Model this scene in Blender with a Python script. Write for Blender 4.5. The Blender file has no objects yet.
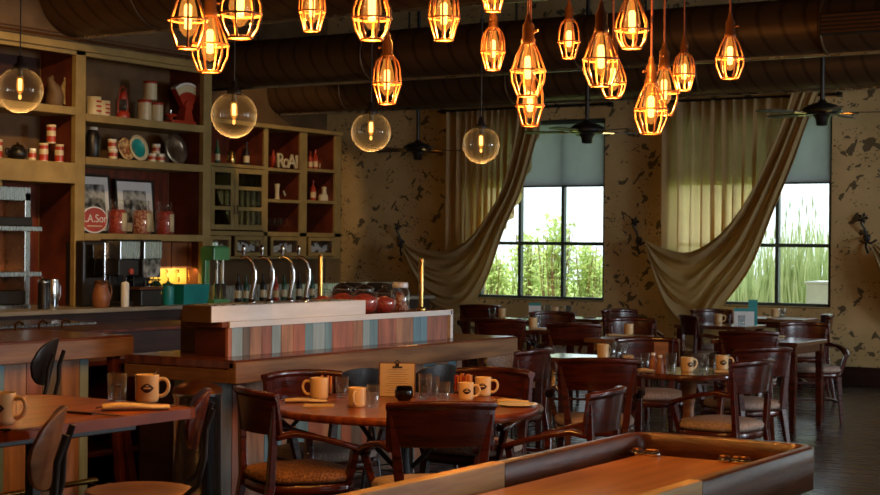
import bpy, math, random
from mathutils import Vector, Matrix
PI = math.pi
scene = bpy.context.scene
C = scene.collection

# ------------------------------------------------------------------ camera
ANG = math.radians(32.3)
FWD = Vector((-math.sin(ANG), math.cos(ANG), 0)); RGT = Vector((math.cos(ANG), math.sin(ANG), 0)); UP = Vector((0, 0, 1))
ROLL = 0.0096; FPX = 1595.0; EYE = Vector((0, 0, 1.5))
CF = (FWD - UP * 0.00094).normalized()
cam_d = bpy.data.cameras.new('camera'); cam = bpy.data.objects.new('camera', cam_d); C.objects.link(cam)
# a level line drops slightly to the right in the picture: the camera is rolled a little
CR = (RGT * math.cos(ROLL) + UP * math.sin(ROLL)).normalized(); CU = CR.cross(CF).normalized()
m = Matrix.Identity(4)
for i in range(3):
    m[i][0] = CR[i]; m[i][1] = CU[i]; m[i][2] = -CF[i]; m[i][3] = EYE[i]
cam.matrix_world = m
cam_d.sensor_width = 36; cam_d.lens = FPX / 880 * 36; cam_d.clip_end = 200
cam_d.dof.use_dof = True; cam_d.dof.focus_distance = 8.5; cam_d.dof.aperture_fstop = 8
scene.camera = cam

# ------------------------------------------------------------------ view, world, sun, daylight
scene.view_settings.view_transform = 'Standard'; scene.view_settings.look = 'None'
scene.view_settings.exposure = 0.10; scene.view_settings.gamma = 1.0; scene.view_settings.use_curve_mapping = False
scene.cycles.use_denoising = True
scene.cycles.max_bounces = 8; scene.cycles.transparent_max_bounces = 16; scene.cycles.sample_clamp_indirect = 4
world = bpy.data.worlds.new('sky'); scene.world = world; world.use_nodes = True
bg = world.node_tree.nodes['Background']; bg.inputs[0].default_value = (0.70, 0.775, 0.80, 1); bg.inputs[1].default_value = 2.3

def lamp(name, kind, loc, energy, col, **kw):
    d = bpy.data.lights.new(name, kind); d.energy = energy; d.color = col
    o = bpy.data.objects.new(name, d); C.objects.link(o); o.location = loc
    for k, v in kw.items():
        if k == 'aim':
            o.rotation_euler = (Vector(v) - Vector(loc)).to_track_quat('-Z', 'Y').to_euler()
        else: setattr(d, k, v)
    return o
lamp('sun', 'SUN', (0, 5, 30), 8.0, (1, 0.95, 0.85), aim=(3, 16, 0), angle=0.02)
RX = 4.5                                            # right wall, out of frame, has three tall windows
RWIN = [(3.4, 5.6), (7.4, 9.6), (11.4, 13.6)]
for (ya, yb), en in zip(RWIN, (6, 65, 320)):                               # daylight coming in through them
    lamp('daylight', 'AREA', (RX + 0.35, (ya + yb) / 2, 2.0), en, (0.78, 0.90, 1.0), aim=(RX - 2, (ya + yb) / 2, 1.6), shape='RECTANGLE', size=2.1, size_y=2.3)

# ------------------------------------------------------------------ helpers
def W(px, py, z=None, x=None, y=None, d=None):
    """point of the place seen at a pixel, on a given plane or at a given distance"""
    r = (CF * 1.0 + CR * ((px - 440) / FPX) + CU * ((247.5 - py) / FPX))
    if d is not None: t = d
    elif z is not None: t = (z - EYE.z) / r.z
    elif x is not None: t = x / r.x
    else: t = y / r.y
    return EYE + r * t

def nt(name):
    m = bpy.data.materials.new(name); m.use_nodes = True
    t = m.node_tree; t.nodes.clear(); o = t.nodes.new('ShaderNodeOutputMaterial')
    return m, t, o
def L(t, a, ao, b, bi): t.links.new(a.outputs[ao], b.inputs[bi])
def pbr(name, c1, rough=0.5, metal=0.0, c2=None, scale=4, stretch=(1, 1, 1), bump=0.0, detail=6, contrast=(0.35, 0.65), spec=0.5, coat=0.0, bscale=None, rvar=0.0):
    m, t, o = nt(name); b = t.nodes.new('ShaderNodeBsdfPrincipled'); L(t, b, 0, o, 0)
    b.inputs['Roughness'].default_value = rough; b.inputs['Metallic'].default_value = metal
    b.inputs['Specular IOR Level'].default_value = spec; b.inputs['Coat Weight'].default_value = coat; b.inputs['Coat Roughness'].default_value = 0.15
    b.inputs['Base Color'].default_value = (*c1, 1)
    if c2 is None: c2 = tuple(v * 0.8 for v in c1)
    tc = t.nodes.new('ShaderNodeTexCoord'); mp = t.nodes.new('ShaderNodeMapping'); mp.inputs['Scale'].default_value = stretch
    L(t, tc, 'Object', mp, 0)
    n = t.nodes.new('ShaderNodeTexNoise'); n.inputs['Scale'].default_value = scale; n.inputs['Detail'].default_value = detail; L(t, mp, 0, n, 'Vector')
    r = t.nodes.new('ShaderNodeValToRGB'); r.color_ramp.elements[0].position = contrast[0]; r.color_ramp.elements[1].position = contrast[1]
    r.color_ramp.elements[0].color = (*c2, 1); r.color_ramp.elements[1].color = (*c1, 1)
    L(t, n, 0, r, 0); L(t, r, 0, b, 'Base Color')
    if rvar:
        mr = t.nodes.new('ShaderNodeMapRange'); mr.inputs['To Min'].default_value = rough - rvar; mr.inputs['To Max'].default_value = rough + rvar
        L(t, n, 0, mr, 0); L(t, mr, 0, b, 'Roughness')
    if bump:
        n2 = t.nodes.new('ShaderNodeTexNoise'); n2.inputs['Scale'].default_value = bscale or scale * 3; L(t, mp, 0, n2, 'Vector')
        bp = t.nodes.new('ShaderNodeBump'); bp.inputs['Strength'].default_value = bump; bp.inputs['Distance'].default_value = 0.01
        L(t, n2, 0, bp, 'Height'); L(t, bp, 0, b, 'Normal')
    return m
def emit(name, col, s):
    m, t, o = nt(name); e = t.nodes.new('ShaderNodeEmission'); e.inputs[0].default_value = (*col, 1); e.inputs[1].default_value = s; L(t, e, 0, o, 0); return m
def glassy(name, tint=(1, 1, 1), base=0.06, edge=0.75, rough=0.03):
    m, t, o = nt(name)
    tr = t.nodes.new('ShaderNodeBsdfTransparent'); tr.inputs[0].default_value = (*tint, 1)
    g = t.nodes.new('ShaderNodeBsdfGlossy'); g.inputs['Roughness'].default_value = rough
    lw = t.nodes.new('ShaderNodeLayerWeight'); lw.inputs[0].default_value = 0.35
    mr = t.nodes.new('ShaderNodeMapRange'); mr.inputs['To Min'].default_value = base; mr.inputs['To Max'].default_value = edge
    mx = t.nodes.new('ShaderNodeMixShader'); pw = t.nodes.new('ShaderNodeMath'); pw.operation = 'POWER'; pw.inputs[1].default_value = 2.6; lw.inputs[0].default_value = 0.5; L(t, lw, 'Facing', pw, 0); L(t, pw, 0, mr, 0); L(t, mr, 0, mx, 0); L(t, tr, 0, mx, 1); L(t, g, 0, mx, 2); L(t, mx, 0, o, 0)
    return m
def cloth(name, col, trans=0.4, clear=0.0, weave=60, c2=None, fold=(7, 0.25, 0.25)):
    m, t, o = nt(name)
    tc = t.nodes.new('ShaderNodeTexCoord'); n = t.nodes.new('ShaderNodeTexNoise'); n.inputs['Scale'].default_value = 5; L(t, tc, 'Object', n, 'Vector')
    r = t.nodes.new('ShaderNodeValToRGB'); r.color_ramp.elements[0].color = (*(c2 or tuple(v * .82 for v in col)), 1); r.color_ramp.elements[1].color = (*col, 1); L(t, n, 0, r, 0)
    d = t.nodes.new('ShaderNodeBsdfDiffuse'); tl = t.nodes.new('ShaderNodeBsdfTranslucent'); L(t, r, 0, d, 0); L(t, r, 0, tl, 0)
    mx = t.nodes.new('ShaderNodeMixShader'); mx.inputs[0].default_value = trans; L(t, d, 0, mx, 1); L(t, tl, 0, mx, 2)
    tp = t.nodes.new('ShaderNodeBsdfTransparent'); tp.inputs[0].default_value = (1, .90, .68, 1); m2 = t.nodes.new('ShaderNodeMixShader'); m2.inputs[0].default_value = clear; L(t, mx, 0, m2, 1); L(t, tp, 0, m2, 2)
    L(t, m2, 0, o, 0); return m

M = {}
M['wood'] = pbr('cherry_wood', (0.085, 0.0135, 0.0045), 0.24, c2=(0.036, 0.0055, 0.0022), scale=5, stretch=(1, 1, 6), coat=0.3, bump=0.05)
M['wood_light'] = pbr('worn_brown_wood', (0.30, 0.13, 0.05), 0.35, c2=(0.13, 0.045, 0.018), scale=4, stretch=(1, 1, 6), coat=0.2, bump=0.05)
M['table'] = pbr('oiled_table_wood', (0.32, 0.075, 0.016), 0.28, c2=(0.14, 0.028, 0.007), scale=3, stretch=(7, 1, 1), coat=0.0, spec=0.35, bump=0.04)
M['far_table'] = pbr('dark_table_wood', (0.14, 0.045, 0.02), 0.12, c2=(0.07, 0.02, 0.01), scale=3, stretch=(7, 1, 1), coat=1.0)
M['bar_wood'] = pbr('varnished_bar_wood', (0.19, 0.055, 0.022), 0.24, c2=(0.09, 0.022, 0.010), scale=3, stretch=(6, 0.6, 1), coat=0.4)
M['lip_wood'] = pbr('bar_edge_wood', (0.28, 0.145, 0.055), 0.4, c2=(0.15, 0.068, 0.024), scale=4, stretch=(1, 0.5, 6), bump=0.1)
M['oak'] = pbr('pale_oak', (0.68, 0.40, 0.13), 0.38, c2=(0.46, 0.23, 0.07), scale=5, stretch=(6, 0.6, 6), bump=0.05)
M['play'] = pbr('varnished_maple', (0.35, 0.125, 0.033), 0.30, c2=(0.22, 0.068, 0.018), scale=2.5, stretch=(7, 0.6, 1), coat=0.2)
M['rim'] = pbr('worn_rim_wood', (0.13, 0.042, 0.014), 0.3, c2=(0.055, 0.016, 0.006), scale=8, stretch=(1, 0.7, 4), coat=0.15, bump=0.1)
M['dark'] = pbr('dark_stained_wood', (0.045, 0.013, 0.008), 0.5, c2=(0.022, 0.007, 0.005), scale=4, stretch=(1, 1, 5))
M['mahog'] = pbr('mahogany_panel', (0.17, 0.035, 0.014), 0.4, c2=(0.07, 0.014, 0.007), scale=4, stretch=(1, 3, 1))
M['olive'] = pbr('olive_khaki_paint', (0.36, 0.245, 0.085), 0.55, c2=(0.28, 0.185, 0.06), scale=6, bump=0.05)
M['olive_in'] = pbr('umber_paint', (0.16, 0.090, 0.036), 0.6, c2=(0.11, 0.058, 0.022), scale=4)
M['black'] = pbr('black_iron', (0.010, 0.009, 0.009), 0.35, c2=(0.02, 0.016, 0.014), scale=10)
M['black_leather'] = pbr('black_leather', (0.012, 0.009, 0.008), 0.35, scale=20, bump=0.1)
M['steel'] = pbr('brushed_steel', (0.62, 0.63, 0.62), 0.28, metal=1, c2=(0.48, 0.48, 0.47), scale=6, stretch=(1, 12, 1), rvar=0.08)
M['zinc'] = pbr('zinc_sheet', (0.93, 0.92, 0.90), 0.34, metal=0.15, c2=(0.84, 0.83, 0.81), scale=3, stretch=(1, 1, 8), rvar=0.1)
M['stonetop'] = pbr('grey_worn_counter', (0.36, 0.32, 0.25), 0.3, c2=(0.26, 0.22, 0.17), scale=3, stretch=(1, .4, 1))
M['chrome'] = pbr('chrome', (0.75, 0.75, 0.75), 0.12, metal=1, scale=5)
M['brass'] = pbr('brass', (0.75, 0.48, 0.16), 0.22, metal=1, c2=(0.6, 0.36, 0.1), scale=8)
M['copper'] = pbr('copper_cage', (0.34, 0.12, 0.035), 0.45, metal=0.2, c2=(0.28, 0.09, 0.025), scale=20)
M['bronze'] = pbr('dark_bronze', (0.20, 0.075, 0.03), 0.35, metal=0.7, scale=20)
M['cord'] = pbr('rust_cord', (0.14, 0.028, 0.012), 0.7, scale=60)
M['duct'] = None
M['planks'] = [pbr('tan_plank', (0.54, 0.29, 0.17), 0.6, c2=(0.28, 0.15, 0.10), scale=4, stretch=(4, 4, .7), bump=.15),
               pbr('blue_plank', (0.20, 0.38, 0.46), 0.6, c2=(0.15, 0.27, 0.32), scale=4, stretch=(4, 4, .7), bump=.15),
               pbr('rose_plank', (0.50, 0.20, 0.13), 0.6, c2=(0.27, 0.12, 0.09), scale=4, stretch=(4, 4, .7), bump=.15),
               pbr('grey_plank', (0.22, 0.20, 0.17), 0.6, c2=(0.14, 0.12, 0.10), scale=4, stretch=(4, 4, .7), bump=.15),
               pbr('pale_plank', (0.36, 0.52, 0.60), 0.6, c2=(0.27, 0.38, 0.40), scale=4, stretch=(4, 4, .7), bump=.15)]
M['mug'] = pbr('cream_glazed_ceramic', (0.80, 0.56, 0.28), 0.18, c2=(0.74, 0.50, 0.24), scale=3, coat=0.4)
M['white'] = pbr('white_ceramic', (0.80, 0.78, 0.72), 0.2, scale=3, c2=(0.76, 0.73, 0.67))
M['ink'] = pbr('brown_ink', (0.035, 0.012, 0.008), 0.3, scale=30)
M['paper'] = pbr('cream_paper', (0.74, 0.56, 0.30), 0.7, c2=(0.68, 0.50, 0.26), scale=6)
M['wpaper'] = pbr('white_paper', (0.78, 0.80, 0.80), 0.6, c2=(0.7, 0.72, 0.73), scale=6)
M['napkin'] = pbr('linen_napkin', (0.74, 0.55, 0.30), 0.8, c2=(0.64, 0.45, 0.22), scale=14, bump=.2)
M['packet'] = pbr('orange_sugar_packet', (0.72, 0.22, 0.04), 0.5, c2=(0.62, 0.17, 0.03), scale=12)
M['red'] = pbr('red_enamel', (0.50, 0.045, 0.015), 0.3, c2=(0.36, 0.03, 0.012), scale=6, coat=.3)
M['cream'] = pbr('cream_enamel', (0.68, 0.58, 0.36), 0.35, c2=(0.60, 0.49, 0.28), scale=8)
M['candy'] = pbr('red_sweets', (0.52, 0.05, 0.025), 0.3, c2=(0.25, 0.02, 0.012), scale=60, contrast=(.45, .55), bump=.6)
M['nuts'] = pbr('mixed_sweets', (0.60, 0.34, 0.20), 0.4, c2=(0.32, 0.05, 0.03), scale=55, contrast=(.48, .52), bump=.6)
M['teal'] = pbr('teal_plastic', (0.012, 0.30, 0.29), 0.35, c2=(0.01, 0.24, 0.24), scale=4)
M['green'] = pbr('jade_green_enamel', (0.12, 0.42, 0.16), 0.3, c2=(0.09, 0.33, 0.12), scale=4, coat=.3)
M['dkgreen'] = pbr('dark_green_enamel', (0.02, 0.10, 0.06), 0.3, scale=4)
M['cloth_tan'] = pbr('russet_tweed', (0.36, 0.17, 0.075), 0.9, c2=(0.17, 0.07, 0.03), scale=90, contrast=(.45, .55), bump=.3)
M['cloth_beige'] = pbr('beige_tweed', (0.46, 0.34, 0.27), 0.9, c2=(0.32, 0.22, 0.17), scale=80, contrast=(.45, .55), bump=.3)
M['glass'] = glassy('clear_glass', (0.97, 0.98, 0.98), 0.12, 0.85)
M['globe'] = glassy('globe_glass', (0.98, 0.98, 0.94), 0.03, 0.95, 0.02)
def rimlit(m):
    # white haze mixed into the glass edges, standing in for refracted light
    t = m.node_tree; mx = [n for n in t.nodes if n.type == 'MIX_SHADER'][0]; g = mx.inputs[2].links[0].from_socket
    d = t.nodes.new('ShaderNodeBsdfTranslucent'); d.inputs[0].default_value = (1, .95, .8, 1); d2 = t.nodes.new('ShaderNodeBsdfDiffuse'); d2.inputs[0].default_value = (1, .95, .8, 1); a = t.nodes.new('ShaderNodeMixShader'); b = t.nodes.new('ShaderNodeMixShader'); b.inputs[0].default_value = .11
    t.links.new(d.outputs[0], a.inputs[1]); t.links.new(d2.outputs[0], a.inputs[2]); t.links.new(g, b.inputs[1]); t.links.new(a.outputs[0], b.inputs[2]); t.links.new(b.outputs[0], mx.inputs[2])
rimlit(M['globe'])
M['amber'] = glassy('amber_bulb_glass', (1.0, 0.84, 0.56), 0.03, 0.5, 0.05)
def glowing(m, col, s):
    # faint emission added to the bulb glass, imitating the filament's amber glow
    t = m.node_tree; o = [n for n in t.nodes if n.type == 'OUTPUT_MATERIAL'][0]; src = o.inputs[0].links[0].from_socket
    e = t.nodes.new('ShaderNodeEmission'); e.inputs[0].default_value = (*col, 1); e.inputs[1].default_value = s; a = t.nodes.new('ShaderNodeAddShader')
    t.links.new(src, a.inputs[0]); t.links.new(e.outputs[0], a.inputs[1]); t.links.new(a.outputs[0], o.inputs[0])
glowing(M['amber'], (1.0, 0.36, 0.06), 0.26)
rimlit(M['glass'])
M['darkglass'] = glassy('smoked_glass', (0.25, 0.16, 0.10), 0.06, 0.6)
M['pane'] = glassy('window_glass', (0.95, 0.98, 0.99), 0.02, 0.35)
M['water'] = glassy('water', (0.90, 0.94, 0.95), 0.04, 0.4)
M['filament'] = emit('glowing_filament', (1.0, 0.60, 0.17), 5.0)
M['filament2'] = emit('dim_filament', (1.0, 0.46, 0.10), 2.0)
M['winframe'] = pbr('dark_green_window_frame', (0.055, 0.075, 0.065), 0.4, scale=5)
M['sheer'] = cloth('sheer_linen', (0.95, 0.80, 0.54), 0.78, 0.27)
M['swag'] = cloth('heavy_linen', (0.66, 0.49, 0.24), 0.35, 0.0)
M['shade'] = cloth('grey_roller_cloth', (0.46, 0.50, 0.53), 0.65, 0.07)
M['leaf'] = cloth('pale_green_leaf', (0.66, 0.74, 0.34), 0.5, 0.0, c2=(0.45, 0.58, 0.20))
M['reed'] = cloth('green_reed_leaf', (0.64, 0.68, 0.42), 0.5, 0.0, c2=(0.36, 0.47, 0.21))
M['grassland'] = pbr('grass', (0.30, 0.42, 0.14), 0.9, c2=(0.2, 0.3, 0.08), scale=3)
M['tile'] = pbr('yellow_backsplash_tile', (0.80, 0.58, 0.16), 0.3, c2=(0.70, 0.48, 0.12), scale=6)
M['photo'] = pbr('black_and_white_photograph', (0.42, 0.44, 0.42), 0.3, c2=(0.03, 0.03, 0.03), scale=9, contrast=(.42, .6))
M['gold_print'] = pbr('floral_plate_glaze', (0.62, 0.44, 0.20), 0.3, c2=(0.30, 0.10, 0.04), scale=22, contrast=(.45, .55))
M['pewter'] = pbr('tarnished_silver_plate', (0.50, 0.42, 0.30), 0.3, metal=.8, c2=(0.26, 0.17, 0.10), scale=9, contrast=(.4, .6))
M['ceil'] = pbr('umber_ceiling', (0.060, 0.022, 0.013), 0.8, c2=(0.045, 0.016, 0.010), scale=2)
M['coffee'] = pbr('coffee', (0.02, 0.008, 0.004), 0.1, scale=3)
M['soot'] = pbr('charcoal_plastic', (0.018, 0.014, 0.012), 0.4, scale=6)
M['orange_wall'] = pbr('copper_red_panel', (0.28, 0.10, 0.035), 0.4, c2=(0.16, 0.05, 0.02), scale=2, stretch=(1, 4, 1))

# plaster with scattered dark leaf marks
def wall_mat():
    m, t, o = nt('stencilled_plaster'); b = t.nodes.new('ShaderNodeBsdfPrincipled'); L(t, b, 0, o, 0); b.inputs['Roughness'].default_value = 0.75
    tc = t.nodes.new('ShaderNodeTexCoord')
    n0 = t.nodes.new('ShaderNodeTexNoise'); n0.inputs['Scale'].default_value = 1.3; n0.inputs['Detail'].default_value = 8; L(t, tc, 'Object', n0, 'Vector')
    r0 = t.nodes.new('ShaderNodeValToRGB'); r0.color_ramp.elements[0].position = .35; r0.color_ramp.elements[1].position = .68
    r0.color_ramp.elements[0].color = (0.52, 0.36, 0.15, 1); r0.color_ramp.elements[1].color = (0.76, 0.57, 0.28, 1); L(t, n0, 0, r0, 0)
    def marks(scale, rot, st, thr, wscale):
        m0 = t.nodes.new('ShaderNodeMapping'); m0.inputs['Rotation'].default_value = (0, rot, 0); L(t, tc, 'Object', m0, 0)
        mp = t.nodes.new('ShaderNodeMapping'); mp.inputs['Scale'].default_value = st; L(t, m0, 0, mp, 0)
        wn = t.nodes.new('ShaderNodeTexNoise'); wn.inputs['Scale'].default_value = wscale; L(t, mp, 0, wn, 'Vector')
        ad = t.nodes.new('ShaderNodeMixRGB'); ad.blend_type = 'ADD'; ad.inputs[0].default_value = 0.34; L(t, mp, 0, ad, 1); L(t, wn, 'Color', ad, 2)
        v = t.nodes.new('ShaderNodeTexVoronoi'); v.inputs['Scale'].default_value = scale; v.inputs['Randomness'].default_value = 1; L(t, ad, 0, v, 'Vector')
        a = t.nodes.new('ShaderNodeMath'); a.operation = 'LESS_THAN'; a.inputs[1].default_value = thr; L(t, v, 'Distance', a, 0)
        n = t.nodes.new('ShaderNodeTexNoise'); n.inputs['Scale'].default_value = 2.6; n.inputs['Detail'].default_value = 3; L(t, mp, 0, n, 'Vector')
        g = t.nodes.new('ShaderNodeMath'); g.operation = 'GREATER_THAN'; g.inputs[1].default_value = .50; L(t, n, 0, g, 0)
        mu = t.nodes.new('ShaderNodeMath'); mu.operation = 'MULTIPLY'; L(t, a, 0, mu, 0); L(t, g, 0, mu, 1); return mu
    A = marks(3.4, 0.8, (1, 1, 1.9), .27, 8); B = marks(4.0, -0.6, (1, 1, 1.9), .25, 8); D = marks(9, 0.2, (1, 1, 1.5), .24, 14)
    mx = t.nodes.new('ShaderNodeMath'); mx.operation = 'MAXIMUM'; L(t, A, 0, mx, 0); L(t, B, 0, mx, 1)
    mx2 = t.nodes.new('ShaderNodeMath'); mx2.operation = 'MAXIMUM'; L(t, mx, 0, mx2, 0); L(t, D, 0, mx2, 1)
    sc = t.nodes.new('ShaderNodeMath'); sc.operation = 'MULTIPLY'; sc.inputs[1].default_value = .82; L(t, mx2, 0, sc, 0)
    c = t.nodes.new('ShaderNodeMixRGB'); c.inputs[2].default_value = (0.04, 0.032, 0.018, 1); L(t, sc, 0, c, 0); L(t, r0, 0, c, 1); L(t, c, 0, b, 'Base Color')
    n3 = t.nodes.new('ShaderNodeTexNoise'); n3.inputs['Scale'].default_value = 14; L(t, tc, 'Object', n3, 'Vector')
    bp = t.nodes.new('ShaderNodeBump'); bp.inputs['Strength'].default_value = .25; bp.inputs['Distance'].default_value = .02; L(t, n3, 0, bp, 'Height'); L(t, bp, 0, b, 'Normal')
    return m
M['plaster'] = wall_mat()
def floor_mat():
    m, t, o = nt('dark_plank_floor'); b = t.nodes.new('ShaderNodeBsdfPrincipled'); L(t, b, 0, o, 0)
    tc = t.nodes.new('ShaderNodeTexCoord'); mp = t.nodes.new('ShaderNodeMapping'); mp.inputs['Rotation'].default_value = (0, 0, 0); L(t, tc, 'Object', mp, 0)
    br = t.nodes.new('ShaderNodeTexBrick'); br.offset = .37; br.inputs['Scale'].default_value = 1; br.inputs['Brick Width'].default_value = 1.9; br.inputs['Row Height'].default_value = .14
    br.inputs['Mortar Size'].default_value = .004; br.inputs['Color1'].default_value = (0.080, 0.056, 0.050, 1); br.inputs['Color2'].default_value = (0.036, 0.026, 0.025, 1); br.inputs['Mortar'].default_value = (0.006, 0.004, 0.003, 1)
    L(t, mp, 0, br, 'Vector')
    mp2 = t.nodes.new('ShaderNodeMapping'); mp2.inputs['Scale'].default_value = (1, 9, 1); L(t, tc, 'Object', mp2, 0)
    n = t.nodes.new('ShaderNodeTexNoise'); n.inputs['Scale'].default_value = 2.5; n.inputs['Detail'].default_value = 7; L(t, mp2, 0, n, 'Vector')
    mu = t.nodes.new('ShaderNodeMixRGB'); mu.blend_type = 'MULTIPLY'; mu.inputs[0].default_value = .8; L(t, br, 0, mu, 1); L(t, n, 0, mu, 2)
    g = t.nodes.new('ShaderNodeGamma'); g.inputs[1].default_value = .9; L(t, mu, 0, g, 0); L(t, g, 0, b, 'Base Color')
    mr = t.nodes.new('ShaderNodeMapRange'); mr.inputs['From Min'].default_value = .3; mr.inputs['From Max'].default_value = .7; mr.inputs['To Min'].default_value = .13; mr.inputs['To Max'].default_value = .34; L(t, n, 0, mr, 0); L(t, mr, 0, b, 'Roughness')
    bp = t.nodes.new('ShaderNodeBump'); bp.inputs['Strength'].default_value = .35; bp.inputs['Distance'].default_value = .01; L(t, n, 0, bp, 'Height'); L(t, bp, 0, b, 'Normal')
    return m
M['floor'] = floor_mat()
def duct_mat():
    m, t, o = nt('spiral_sheet_duct'); b = t.nodes.new('ShaderNodeBsdfPrincipled'); L(t, b, 0, o, 0); b.inputs['Roughness'].default_value = .42; b.inputs['Metallic'].default_value = .55
    tc = t.nodes.new('ShaderNodeTexCoord'); mp = t.nodes.new('ShaderNodeMapping'); mp.inputs['Rotation'].default_value = (0, 0.25, 0.3); L(t, tc, 'Object', mp, 0)
    w = t.nodes.new('ShaderNodeTexWave'); w.inputs['Scale'].default_value = 1.6; w.inputs['Distortion'].default_value = .4; L(t, mp, 0, w, 'Vector')
    r = t.nodes.new('ShaderNodeValToRGB'); r.color_ramp.elements[0].position = .0; r.color_ramp.elements[0].color = (0.08, 0.043, 0.021, 1)
    r.color_ramp.elements[1].position = .18; r.color_ramp.elements[1].color = (0.145, 0.080, 0.038, 1); L(t, w, 0, r, 0); L(t, r, 0, b, 'Base Color')
    bp = t.nodes.new('ShaderNodeBump'); bp.inputs['Strength'].default_value = .4; bp.inputs['Distance'].default_value = .01; L(t, r, 0, bp, 'Height'); L(t, bp, 0, b, 'Normal')
    return m
M['duct'] = duct_mat()

class MB:
    def __init__(s): s.v = []; s.f = []; s.mi = []; s.sm = []; s.k = 0
    def add(s, v, f, smooth=False, T=None):
        o = len(s.v)
        s.v += [tuple(T @ Vector(p)) if T else tuple(p) for p in v]
        for q in f: s.f.append([i + o for i in q]); s.mi.append(s.k); s.sm.append(smooth)
        return s
    def box(s, a, b, T=None):
        x0, y0, z0 = a; x1, y1, z1 = b
        if x0 > x1: x0, x1 = x1, x0
        if y0 > y1: y0, y1 = y1, y0
        if z0 > z1: z0, z1 = z1, z0
        v = [(x0, y0, z0), (x1, y0, z0), (x1, y1, z0), (x0, y1, z0), (x0, y0, z1), (x1, y0, z1), (x1, y1, z1), (x0, y1, z1)]
        return s.add(v, [(0, 3, 2, 1), (4, 5, 6, 7), (0, 1, 5, 4), (1, 2, 6, 5), (2, 3, 7, 6), (3, 0, 4, 7)], False, T)
    def cbox(s, c, sz, T=None): return s.box([c[i] - sz[i] / 2 for i in range(3)], [c[i] + sz[i] / 2 for i in range(3)], T)
    def loft(s, rings, cap=True, smooth=True, T=None, closed=False):
        n = len(rings[0]); v = [p for r in rings for p in r]; f = []
        R = len(rings)
        for i in range(R if closed else R - 1):
            j = (i + 1) % R
            for k in range(n): f.append((i * n + k, i * n + (k + 1) % n, j * n + (k + 1) % n, j * n + k))
        s.add(v, f, smooth, T)
        if cap and not closed:
            s.add(rings[0], [tuple(range(n))[::-1]], False, T); s.add(rings[-1], [tuple(range(n))], False, T)
        return s
    def lathe(s, prof, n=20, c=(0, 0, 0), T=None, capb=True, capt=True):
        rings = [[(c[0] + r * math.cos(2 * PI * k / n), c[1] + r * math.sin(2 * PI * k / n), c[2] + z) for k in range(n)] for r, z in prof]
        s.loft(rings, False, True, T)
        if capb: s.add(rings[0], [tuple(range(n))[::-1]], False, T)
        if capt: s.add(rings[-1], [tuple(range(n))], False, T)
        return s
    def tube(s, pts, r, n=8, T=None, closed=False, cap=True):
        pts = [Vector(p) for p in pts]; N = len(pts); rr = r if isinstance(r, (list, tuple)) else [r] * N; rings = []; prev = None
        for i, p in enumerate(pts):
            if closed: t = pts[(i + 1) % N] - pts[i - 1]
            else: t = pts[min(i + 1, N - 1)] - pts[max(i - 1, 0)]
            t.normalize()
            if prev is None:
                a = Vector((0, 0, 1)) if abs(t.z) < .9 else Vector((1, 0, 0)); u = t.cross(a).normalized()
            else: u = (prev - t * prev.dot(t)).normalized()
            prev = u; w = t.cross(u)
            rings.append([tuple(p + (u * math.cos(2 * PI * k / n) + w * math.sin(2 * PI * k / n)) * rr[i]) for k in range(n)])
        return s.loft(rings, cap, True, T, closed)
    def bar(s, p, q, w, h=None, T=None, w2=None, h2=None):
        h = h or w; w2 = w2 or w; h2 = h2 or h
        p = Vector(p); q = Vector(q); t = (q - p).normalized(); a = Vector((0, 0, 1)) if abs(t.z) < .95 else Vector((0, 1, 0))
        u = t.cross(a).normalized(); ww = u.cross(t)
        def rg(c, w, h): return [tuple(c + u * (w / 2) * i + ww * (h / 2) * j) for i, j in ((-1, -1), (1, -1), (1, 1), (-1, 1))]
        return s.loft([rg(p, w, h), rg(q, w2, h2)], True, False, T)
    def grid(s, fn, nu, nv, smooth=True, T=None):
        v = [fn(i / nu, j / nv) for i in range(nu + 1) for j in range(nv + 1)]
        f = [(i * (nv + 1) + j, (i + 1) * (nv + 1) + j, (i + 1) * (nv + 1) + j + 1, i * (nv + 1) + j + 1) for i in range(nu) for j in range(nv)]
        return s.add(v, f, smooth, T)
    def build(s, name, mat, parent=None, bevel=0, solid=0, loc=None, kind=None, sub=0):
        me = bpy.data.meshes.new(name); me.from_pydata(s.v, [], s.f)
        for mm in (mat if isinstance(mat, list) else [mat]): me.materials.append(mm)
        me.polygons.foreach_set('material_index', s.mi); me.polygons.foreach_set('use_smooth', s.sm); me.update()
        o = bpy.data.objects.new(name, me); C.objects.link(o)
        if parent: o.parent = parent
        if loc: o.location = loc
        if bevel:
            b = o.modifiers.new('bevel', 'BEVEL'); b.width = bevel; b.segments = 2; b.limit_method = 'ANGLE'
        if solid:
            b = o.modifiers.new('solid', 'SOLIDIFY'); b.thickness = solid; b.offset = 0
        if sub:
            b = o.modifiers.new('sub', 'SUBSURF'); b.levels = sub; b.render_levels = sub
        if kind: o['kind'] = kind
        return o

def tag(o, label=None, cat=None, group=None, kind=None):
    if label: o['label'] = label
    if cat: o['category'] = cat
    if group: o['group'] = group
    if kind: o['kind'] = kind
    return o
def thing(name, label, cat, loc=(0, 0, 0), rz=0, group=None, kind=None):
    o = bpy.data.objects.new(name, None); C.objects.link(o); o.location = loc; o.rotation_euler = (0, 0, rz); o.empty_display_size = .1
    return tag(o, label, cat, group, kind)
KIDS = {}
def kids(o):
    if o.name not in KIDS: KIDS[o.name] = [c for c in C.objects if c.parent == o]
    return KIDS[o.name]
def dup(o, loc, rz=None, label=None, group=None, scale=None):
    def cp(src, par):
        c = src.copy(); C.objects.link(c)
        if par: c.parent = par
        for k in kids(src): cp(k, c)
        return c
    r = cp(o, None); r.location = loc
    if rz is not None: r.rotation_euler = (0, 0, rz)
    if scale: r.scale = scale if isinstance(scale, tuple) else (scale,) * 3
    if label: r['label'] = label
    if group: r['group'] = group
    return r
USED = set()
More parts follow.
